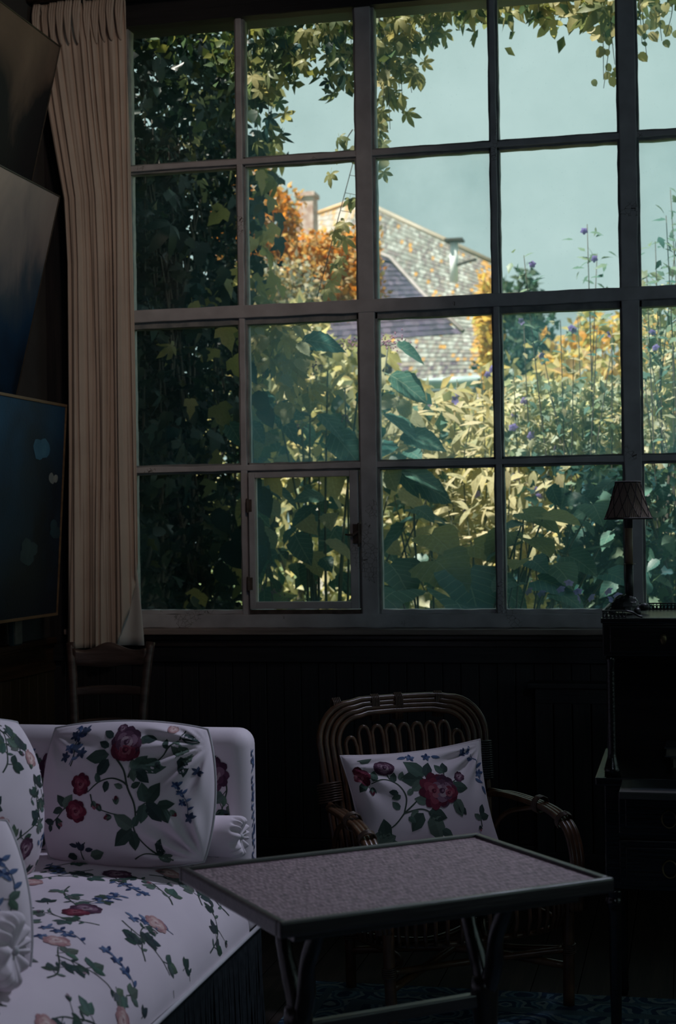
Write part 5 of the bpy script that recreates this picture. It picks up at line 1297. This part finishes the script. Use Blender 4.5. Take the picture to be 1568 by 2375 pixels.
# ------------------------------------------------------------------ large heart-leaved plant at the sill
hp = thing('heart_leaf_plant', 'plant with very large heart-shaped yellow-green leaves just outside the lower panes', 'plant', tuple(at(1080, 1500, 7.05)[:2]) + (-.15,))
HL = [(905, 1310, .34, HE_D, .5, 7.0), (1010, 1300, .36, HE_Y, .4, 6.95), (1080, 1330, .38, HE_D, .3, 6.9), (920, 1370, .40, HE_D, -.2, 6.8), (1050, 1390, .42, HE_D, .5, 6.78), (1000, 1240, .28, HE_Y, .8, 7.1), (930, 1230, .24, HE_D, -.6, 7.15),
      (1100, 1265, .26, HE_Y, .9, 7.1), (1130, 1350, .30, HE_D, .9, 6.95), (1180, 1235, .24, HE_Y, -.5, 7.1), (1215, 1190, .26, HE_Y, 1.1, 7.1), (1260, 1200, .26, HE_Y, 1.0, 7.05), (1230, 1250, .25, HE_Y, .5, 7.0), (1195, 1265, .22, HE_D, -.9, 7.05), (1210, 1215, .15, HE_D, -.7, 6.98),
      (1205, 1300, .145, HE_Y, -.1, 6.72), (1235, 1300, .15, HE_D, .5, 6.76), (1280, 1310, .26, HE_D, .4, 6.95), (1250, 1345, .24, HE_D, .9, 6.85), (1190, 1350, .2, HE_D, -.3, 6.8), (1330, 1200, .2, HE_D, .8, 7.3), (1375, 1170, .2, HE_D, .3, 7.3), (1320, 1290, .22, HE_D, .9, 7.2), (1290, 1375, .2, HE_D, 1.2, 6.8), (960, 1180, .18, HE_D, .8, 7.2), (1390, 1270, .2, HE_D, .2, 7.25), (1410, 1330, .2, HE_D, .6, 7.2)]
hs = []
for (px, py, s, S, dx, y) in HL:
    p = at(px, py, y); put_leaf(hp, S, p, (dx, G.gauss(-.6, .15), G.gauss(-.22, .14)), (G.gauss(0, .3), G.gauss(-.25, .15), 1), s * .80); b = Vector((hp.location.x + G.gauss(0, .12), hp.location.y + .15, -.1)); hs.append([b, b.lerp(p, .6) + Vector((0, .04, .05)), p])
stems(hp, hs, .008, .004, M['greenstem'])
for (px, py) in ((1225, 1370), (1255, 1375), (1300, 1365), (1320, 1350), (1345, 1388), (1370, 1385), (1410, 1370), (1420, 1390), (1340, 1370), (1432, 1380)):
    put_leaf(hp, FLW, at(px, py, 6.75), (0, -.6, .6), (G.gauss(0, .4), -1, .4), .022, 'flower')

# ------------------------------------------------------------------ yellow-leaved shrub with violet flowers
ys = thing('flowering_shrub', 'sunny yellow-green shrub with small violet flowers behind the third and fourth columns', 'shrub', tuple(at(1080, 1300, 8.8)[:2]) + (-.15,))
hs = []
for (px, py) in ((930, 930), (1000, 900), (1060, 880), (1115, 850), (960, 980), (1100, 960), (1180, 1010), (1220, 940), (1250, 1100), (1320, 1120), (1050, 1050), (1130, 1080), (1290, 1180), (1160, 1150)):
    b = ys.location + Vector((G.gauss(0, .25), G.gauss(0, .2), .05)); e = at(px, py, 8.8 + G.gauss(0, .2)); m_ = b.lerp(e, .55) + Vector((G.gauss(0, .1), 0, .12)); hs.append([b, m_, e])
    for k in range(15):
        t = .35 + .65 * k / 15; p = b.lerp(m_, t * 2 - .0) if t < .5 else m_.lerp(e, (t - .5) * 2)
        put_leaf(ys, SOL, p + Vector((G.gauss(0, .02), G.gauss(0, .02), 0)), (G.gauss(0, .7), G.gauss(-.2, .5), G.uniform(-.3, .7)), (G.gauss(0, .4), -.5, 1), G.uniform(.08, .14))
stems(ys, hs, .007, .002, M['greenstem'])
for i in range(60):
    put_leaf(ys, SOL, at(G.uniform(1010, 1440), G.uniform(1085, 1290), 8.6 + G.gauss(0, .25)), (G.gauss(0, .8), -.2, G.gauss(-.2, .5)), (G.gauss(0, .4), -.5, 1), G.uniform(.10, .16))
for (px, py) in ((1062, 912), (1057, 928), (995, 946), (925, 925), (1130, 868), (1140, 855), (1185, 1108), (1105, 1145), (1180, 1112), (1240, 1135), (1250, 1150), (1305, 1120), (1320, 1145), (1215, 930), (1195, 965), (1230, 1010), (1160, 950), (1070, 1165), (1080, 1185), (1190, 990), (1290, 1040), (1195, 1105)):
    put_leaf(ys, FLW, at(px, py, 8.45 + G.gauss(0, .1)), (G.gauss(0, .3), -.4, .6), (G.gauss(0, .4), -1, .3), G.uniform(.018, .028), 'flower')
pts = [tuple(at(G.gauss(1130, 150), G.uniform(980, 1420), G.uniform(8.9, 9.8))) for _ in range(2600)]
leaf_mass('foliage', ys, mk['mass_t'], pts, (.06, .12), [(.52, .47, .26), (.42, .40, .23), (.32, .33, .20), (.20, .23, .15)], 4, colw=[.35, .3, .2, .15])

y2 = thing('flowering_shrub', 'low mass of pale yellow leaves at the foot of the third and fourth columns', 'shrub', tuple(at(1200, 1300, 8.3)[:2]) + (-.15,))
for i in range(150):
    put_leaf(y2, SOL, at(G.uniform(905, 1145), G.uniform(920, 1065), 8.45 + G.gauss(0, .2)), (G.gauss(0, .8), -.2, G.gauss(.1, .5)), (G.gauss(0, .4), -.5, 1), G.uniform(.08, .13))
for i in range(145):
    put_leaf(y2, SOL, at(G.uniform(1010, 1400), G.uniform(1080, 1260), 8.3 + G.gauss(0, .2)), (G.gauss(0, .8), -.2, G.gauss(-.1, .5)), (G.gauss(0, .4), -.5, 1), G.uniform(.09, .15))
stems(y2, [[Vector(y2.location) + Vector((G.gauss(0, .1), 0, 0)), at(px - 20, 1180, 8.3), at(px, py, 8.4)] for px, py in ((940, 940), (1010, 930), (1100, 950), (1200, 1100), (1280, 1090), (1350, 1120), (1060, 1100))], .006, .002, M['greenstem'])
# ------------------------------------------------------------------ hibiscus bushes
def hibiscus(label, base, tips, nleaf, y0, box, seed, dark=.3, flowers=()):
    t = thing('hibiscus', label, 'shrub', base); g = random.Random(seed); hs = []; c = 0
    for (px, py) in tips:
        b = Vector(base) + Vector((g.gauss(0, .12), g.gauss(0, .12), .1)); e = at(px, py, y0 + g.gauss(0, .15)); m_ = b.lerp(e, .5) + Vector((g.gauss(0, .06), 0, .0)); hs.append([b, m_, e])
        n = nleaf // len(tips)
        for k in range(n):
            q = (.30 + .70 * (k + 1) / n) if py > 700 else (.80 + .20 * (k + 1) / n); p = b.lerp(e, q); spread = .10 * (1.15 - q) + .012
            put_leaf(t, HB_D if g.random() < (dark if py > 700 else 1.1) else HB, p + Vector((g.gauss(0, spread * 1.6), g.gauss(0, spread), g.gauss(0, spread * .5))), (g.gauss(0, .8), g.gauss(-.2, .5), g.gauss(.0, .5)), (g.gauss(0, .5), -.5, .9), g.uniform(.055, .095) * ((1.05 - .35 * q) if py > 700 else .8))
    stems(t, hs, .0065, .002, M['bark'])
    pts = [tuple(at(g.uniform(box[0], box[1]), box[2] + (box[3] - box[2]) * g.random() ** .8, y0 + g.uniform(.0, .8))) for _ in range(1900)]
    leaf_mass('foliage', t, mk['mass_t'], pts, (.045, .085), [(.26, .31, .23), (.40, .41, .28), (.50, .47, .31), (.17, .24, .20)], seed, shape='lobe', gain=1.6)
    for (px, py) in flowers: put_leaf(t, FLW, at(px, py, y0 - .1), (g.gauss(0, .3), -.4, .6), (g.gauss(0, .4), -1, .3), .021, 'flower')
    return t
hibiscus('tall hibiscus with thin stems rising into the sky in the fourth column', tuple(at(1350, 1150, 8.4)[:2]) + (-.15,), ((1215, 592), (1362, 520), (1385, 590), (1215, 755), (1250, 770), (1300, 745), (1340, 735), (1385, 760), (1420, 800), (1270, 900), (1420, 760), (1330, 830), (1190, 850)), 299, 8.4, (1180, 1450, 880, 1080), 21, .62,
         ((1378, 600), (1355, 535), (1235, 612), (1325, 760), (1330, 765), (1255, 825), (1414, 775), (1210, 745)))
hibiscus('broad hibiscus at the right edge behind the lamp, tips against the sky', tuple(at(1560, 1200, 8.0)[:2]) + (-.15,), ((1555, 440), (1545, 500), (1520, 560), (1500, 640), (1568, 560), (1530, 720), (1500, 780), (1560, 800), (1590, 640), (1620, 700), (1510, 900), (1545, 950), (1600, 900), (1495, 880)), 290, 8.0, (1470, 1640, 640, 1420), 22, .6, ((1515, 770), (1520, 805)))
# dark bush low behind the lamp
db = thing('dark_bush', 'dark small-leaved bush with thin trunk behind the lampshade', 'shrub', tuple(at(1450, 1300, 7.9)[:2]) + (-.15,))
pts = [tuple(at(1440 + G.gauss(0, 75), G.uniform(1085, 1420), G.uniform(7.6, 8.4))) for _ in range(1500)]
leaf_mass('foliage', db, mk['mass'], pts, (.05, .10), [(.015, .04, .04), (.025, .06, .05), (.05, .09, .06), (.02, .06, .07)], 6, shape='lobe')
for i in range(70):
    put_leaf(db, G.choice([RND_D, HB_D, OV_D]), at(G.gauss(1440, 70), G.uniform(1090, 1400), G.uniform(7.4, 7.8)), (G.gauss(0, .7), -.3, -.4), (G.gauss(0, .4), -.6, .7), G.uniform(.06, .13))
stems(db, [[at(1560, 1420, 7.8), at(1540, 1300, 7.8), at(1500, 1180, 7.8)], [at(1420, 1420, 7.8), at(1410, 1250, 7.8), at(1380, 1120, 7.8)], [at(1545, 1420, 7.9), at(1548, 1200, 7.9), at(1555, 1060, 7.9)]], .016, .006, M['bark'])

# ------------------------------------------------------------------ sunlit shrubs farther back
def bush(label, px, py, y, rx, rz, ry, n, cols, seed, size=(.07, .13), mat='mass_t', cat='shrub', name='garden_shrub', trunk=True, colw=None):
    c = at(px, py, y); t = thing(name, label, cat, (c.x, c.y, -.15)); g = random.Random(seed); pts = []
    while len(pts) < n:
        v = Vector((g.uniform(-1, 1), g.uniform(-1, 1), g.uniform(-1, 1))); l = v.length
        if l > 1 or l < .35: continue
        k = 1 + .16 * sin(5 * v.x + seed) * sin(6 * v.z + 2) + .1 * sin(11 * v.x + 7 * v.z)
        p = c + Vector((v.x * rx * k, v.y * ry, v.z * rz * k))
        if p.z > -.15: pts.append(tuple(p))
    leaf_mass('foliage', t, mk[mat], pts, size, cols, seed, colw=colw)
    if trunk:
        stems(t, [[Vector((c.x + g.gauss(0, .1), c.y, -.15)), Vector((c.x + g.gauss(0, rx * .2), c.y, c.z * .5)), c + Vector((g.gauss(0, rx * .5), 0, rz * .6))] for _ in range(4)], .03 + rx * .015, .008, M['bark'], 'branch')
    return t
YG = [(.50, .46, .25), (.40, .39, .22), (.30, .31, .18), (.20, .23, .15), (.56, .50, .32)]
bush('pale yellow-green shrub in sun behind the hydrangea', 665, 930, 11.0, .62, .62, .6, 3400, YG, 31, (.09, .16))
bush('yellow shrub in sun seen between the hydrangea stems', 780, 1250, 10.6, 1.5, 1.2, .6, 4200, YG, 32, (.08, .15))
bush('golden shrub in sun behind the violet flowers', 1180, 1180, 11.2, 1.4, .95, .7, 4200, [(.55, .46, .22), (.48, .40, .21), (.36, .34, .18), (.26, .26, .15)], 33, (.08, .15))
bush('golden shrub in sun behind the lamp', 1520, 1200, 11.0, 1.5, 1.1, .7, 4200, [(.56, .46, .26), (.46, .40, .22), (.30, .31, .18), (.56, .40, .22)], 34, (.08, .15))
bush('grey-green clipped shrub in front of the far house wall', 1010, 1010, 14.5, 1.0, .42, .7, 2000, [(.10, .13, .09), (.16, .19, .12), (.24, .26, .15)], 35, (.07, .12))
bush('yellow and orange tree at far right behind the hibiscus', 1435, 890, 15.5, .9, .80, .8, 2600, [(.60, .42, .16), (.46, .42, .18), (.66, .36, .10), (.26, .28, .13)], 36, (.09, .16), cat='tree', name='autumn_tree')
bush('dark conical evergreen beside the far house roof', 1208, 830, 17.5, .42, 1.0, .42, 2600, [(.03, .07, .06), (.05, .10, .08), (.09, .13, .09)], 37, (.08, .14), cat='tree', name='evergreen_tree')
ot = bush('orange autumn tree with green lower leaves in front of the far house', 592, 560, 14.0, .46, .66, .6, 5600, [(.50, .19, .03), (.55, .25, .05), (.46, .26, .07), (.38, .27, .12)], 38, (.05, .095), cat='tree', name='autumn_tree')
# lower, greyer part of that crown
c = at(735, 640, 13.8); pts = [(c.x + .62 * sin(G.uniform(-1.5, 1.5)) * G.random() ** .5, c.y + G.uniform(-.3, .3), c.z + .42 * sin(G.uniform(-1.5, 1.5)) * G.random() ** .5) for _ in range(4200)]
leaf_mass('side_foliage', ot, mk['mass_t'], pts, (.05, .095), [(.52, .20, .03), (.55, .28, .07), (.44, .30, .12), (.38, .31, .18)], 41)
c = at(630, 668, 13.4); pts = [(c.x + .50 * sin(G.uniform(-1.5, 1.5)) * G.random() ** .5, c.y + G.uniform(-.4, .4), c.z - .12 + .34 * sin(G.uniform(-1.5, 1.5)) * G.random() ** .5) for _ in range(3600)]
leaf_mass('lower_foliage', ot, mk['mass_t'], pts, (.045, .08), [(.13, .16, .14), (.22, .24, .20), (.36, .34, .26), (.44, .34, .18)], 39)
bush('tall orange creeper-clad shrub at the right end of the far roof', 1134, 770, 16.0, .09, .55, .2, 600, [(.78, .42, .08), (.70, .50, .16), (.60, .36, .10)], 40, (.09, .15))

# ------------------------------------------------------------------ the neighbour's house
hse = thing('house', 'neighbouring house with speckled mossy tiled roof and white vent pipe', 'house', tuple(at(960, 900, 20.5)[:2]) + (-.15,))
def tile_mat():
    m = attr_mat('mossy_roof_tile', .9); return m
M['tile'] = tile_mat()
M['hwall'] = noise_mat('pale_house_render', (.50, .44, .42), (.60, .54, .50), 4, rough=.9)
def roof_plane(name, A, B, C, D, nu, nv, cols, seed, parent=hse, lichen=False):
    """tiles in lapped courses on the quad A(eave left) B(eave right) C(ridge right) D(ridge left)"""
    g = random.Random(seed); b = MB(); A, B, C, D = map(Vector, (A, B, C, D)); nrm = (B - A).cross(D - A).normalized()
    if nrm.z < 0: nrm = -nrm
    P = lambda u, v: (A.lerp(B, u)).lerp(D.lerp(C, u), v)
    for j in range(nv):
        for i in range(nu):
            o = .5 * (j % 2) / nu; u0, u1 = max(0, i / nu - o), min(1, (i + .985) / nu - o)
            if u1 <= u0: continue
            v0, v1 = j / nv, min(1, (j + 1.15) / nv); lift = .010 + g.uniform(0, .008)
            vs = [P(u0, v0) + nrm * lift, P(u1, v0) + nrm * lift, P(u1, v1) + nrm * .004, P(u0, v1) + nrm * .004, P(u0, v0), P(u1, v0)]
            b.add(vs, [(0, 1, 2, 3), (4, 5, 1, 0)], (lambda q_: tuple(k * q_ * .78 for k in (g.choice(LICH) if lichen and (u0 > .90 and g.random() < .75 or g.random() < .04) else g.choice(PURP) if lichen and v0 < .10 and g.random() < .30 else g.choice(cols))))(g.uniform(.82, 1.15)))
    o = b.build(name, M['tile'], parent, kind='stuff'); return o
PALE = [(.22, .225, .20), (.19, .18, .165), (.30, .32, .29), (.17, .15, .145), (.24, .22, .19), (.21, .215, .195), (.34, .36, .33)]
LICH = [(.46, .25, .06), (.40, .24, .09)]; PURP = [(.10, .075, .10), (.13, .10, .12)]
eL, eR, rR, rL = at(700, 900, 19.0), at(1128, 872, 19.0), at(1128, 592, 21.2), at(800, 466, 22.2)
rp_ = roof_plane('roof_tiles', eL, eR, at(1150, 615, 21.4), at(830, 466, 22.0), 52, 34, PALE, 1, hse, True)
hip = roof_plane('hip_tiles', at(640, 640, 20.0), eL, at(830, 466, 22.0), at(738, 498, 22.0), 18, 18, [(.30, .28, .25), (.34, .32, .28), (.36, .24, .12)], 2)
MB().tube([at(738, 496, 22.0), at(830, 464, 22.0)], .045, 8).build('ridge_cap', noise_mat('orange_ridge', (.36, .22, .10), (.44, .30, .16), 6), hse, smooth=True)
MB().tube([at(830, 464, 22.0), at(1150, 613, 21.4)], .045, 8).build('ridge_cap', noise_mat('mossy_ridge', (.22, .20, .16), (.30, .25, .17), 6), hse, smooth=True)
b = MB(); b.add([eL + Vector((0, .4, -.1)), eR + Vector((0, .4, -.1)), eR + Vector((0, .4, -3.6)), eL + Vector((0, .4, -3.6)), eL + Vector((0, 4.4, -.1)), eR + Vector((0, 4.4, -.1)), eR + Vector((0, 4.4, -3.6)), eL + Vector((0, 4.4, -3.6))], [(0, 1, 2, 3), (1, 5, 6, 2), (5, 4, 7, 6), (4, 0, 3, 7)])
b.build('wall', M['hwall'], hse)
MB().tube([eL + Vector((0, -.05, -.06)), eR + Vector((0, -.05, -.06))], .07, 8).build('gutter', noise_mat('pale_zinc', (.42, .56, .56), (.58, .70, .70), 5, rough=.4), hse, smooth=True)
MB().tube([eR + Vector((-.1, -.02, -.1)), eR + Vector((-.1, .1, -3.4))], .05, 8).build('downpipe', M['hwall'], hse, smooth=True)
M['white'] = noise_mat('white_pipe', (.74, .76, .76), (.82, .84, .84), 5, rough=.5)
vp = MB().tube([at(1053, 655, 20.3), at(1053, 562, 20.3)], .055, 10).build('vent_pipe', M['white'], hse, smooth=True)
MB().box(-.12, .12, -.12, .12, -.015, .015, Matrix.Translation(at(1054, 558, 20.3))).build('vent_cap', M['bark'], vp)
MB().tube([at(1060, 615, 20.2), at(1083, 607, 20.2), at(1105, 601, 20.2)], .022, 6).build('bracket', M['bark'], hse)
# brick chimney behind the orange tree
chm = MB(); cc = at(712, 488, 21.0); chm.box(-.12, .12, -.14, .14, -.5, .17, Matrix.Translation(cc)); chm.box(-.145, .145, -.165, .165, .17, .23, Matrix.Translation(cc))
chm.build('chimney', noise_mat('chimney_brick', (.34, .22, .18), (.56, .46, .42), 9, rough=.9), hse)
MB().lathe([(.07, 0), (.05, .22), (.06, .24)], at(692, 486, 21.0), 10).build('chimney_pot', M['white'], hse, smooth=True)
# gable in front, its dark tile colours stand in for a shaded roof side
sg = thing('outbuilding', 'small outbuilding with a steep gable roof, coloured dark for shade, before the pale roof', 'outbuilding', tuple(at(900, 900, 17.5)[:2]) + (-.15,))
SHADE_COLS = [(.06, .05, .085), (.075, .065, .10), (.09, .075, .11), (.05, .045, .07)]
ap, lo_r, lo_l = at(860, 575, 17.4), at(1072, 768, 17.2), at(700, 800, 17.2)
back = Vector((-1.4, 3.0, .0))
b = MB(); th = Vector((0, .14, 0))
roof_plane('shaded_roof', lo_l, at(1072, 775, 17.2), at(905, 600, 18.4), at(820, 590, 18.4), 22, 16, SHADE_COLS, 5, sg)
MB().tube([at(868, 584, 18.3), at(905, 598, 18.3), at(985, 686, 17.8), at(1074, 768, 17.2)], .028, 6).build('verge', noise_mat('pale_verge', (.20, .17, .16), (.28, .25, .24), 6), sg, smooth=True)
b = MB(); w0, w1 = at(720, 805, 17.5), at(800, 800, 17.5); b.add([w0, w1, Vector((w1.x, w1.y, -.15)), Vector((w0.x, w0.y, -.15)), w0 + Vector((0, 2, .6)), w1 + Vector((0, 2, .6)), Vector((w1.x, w1.y + 2, -.15)), Vector((w0.x, w0.y + 2, -.15))], [(0, 1, 2, 3), (1, 5, 6, 2), (5, 4, 7, 6), (4, 0, 3, 7)])
b.build('wall', M['hwall'], sg)
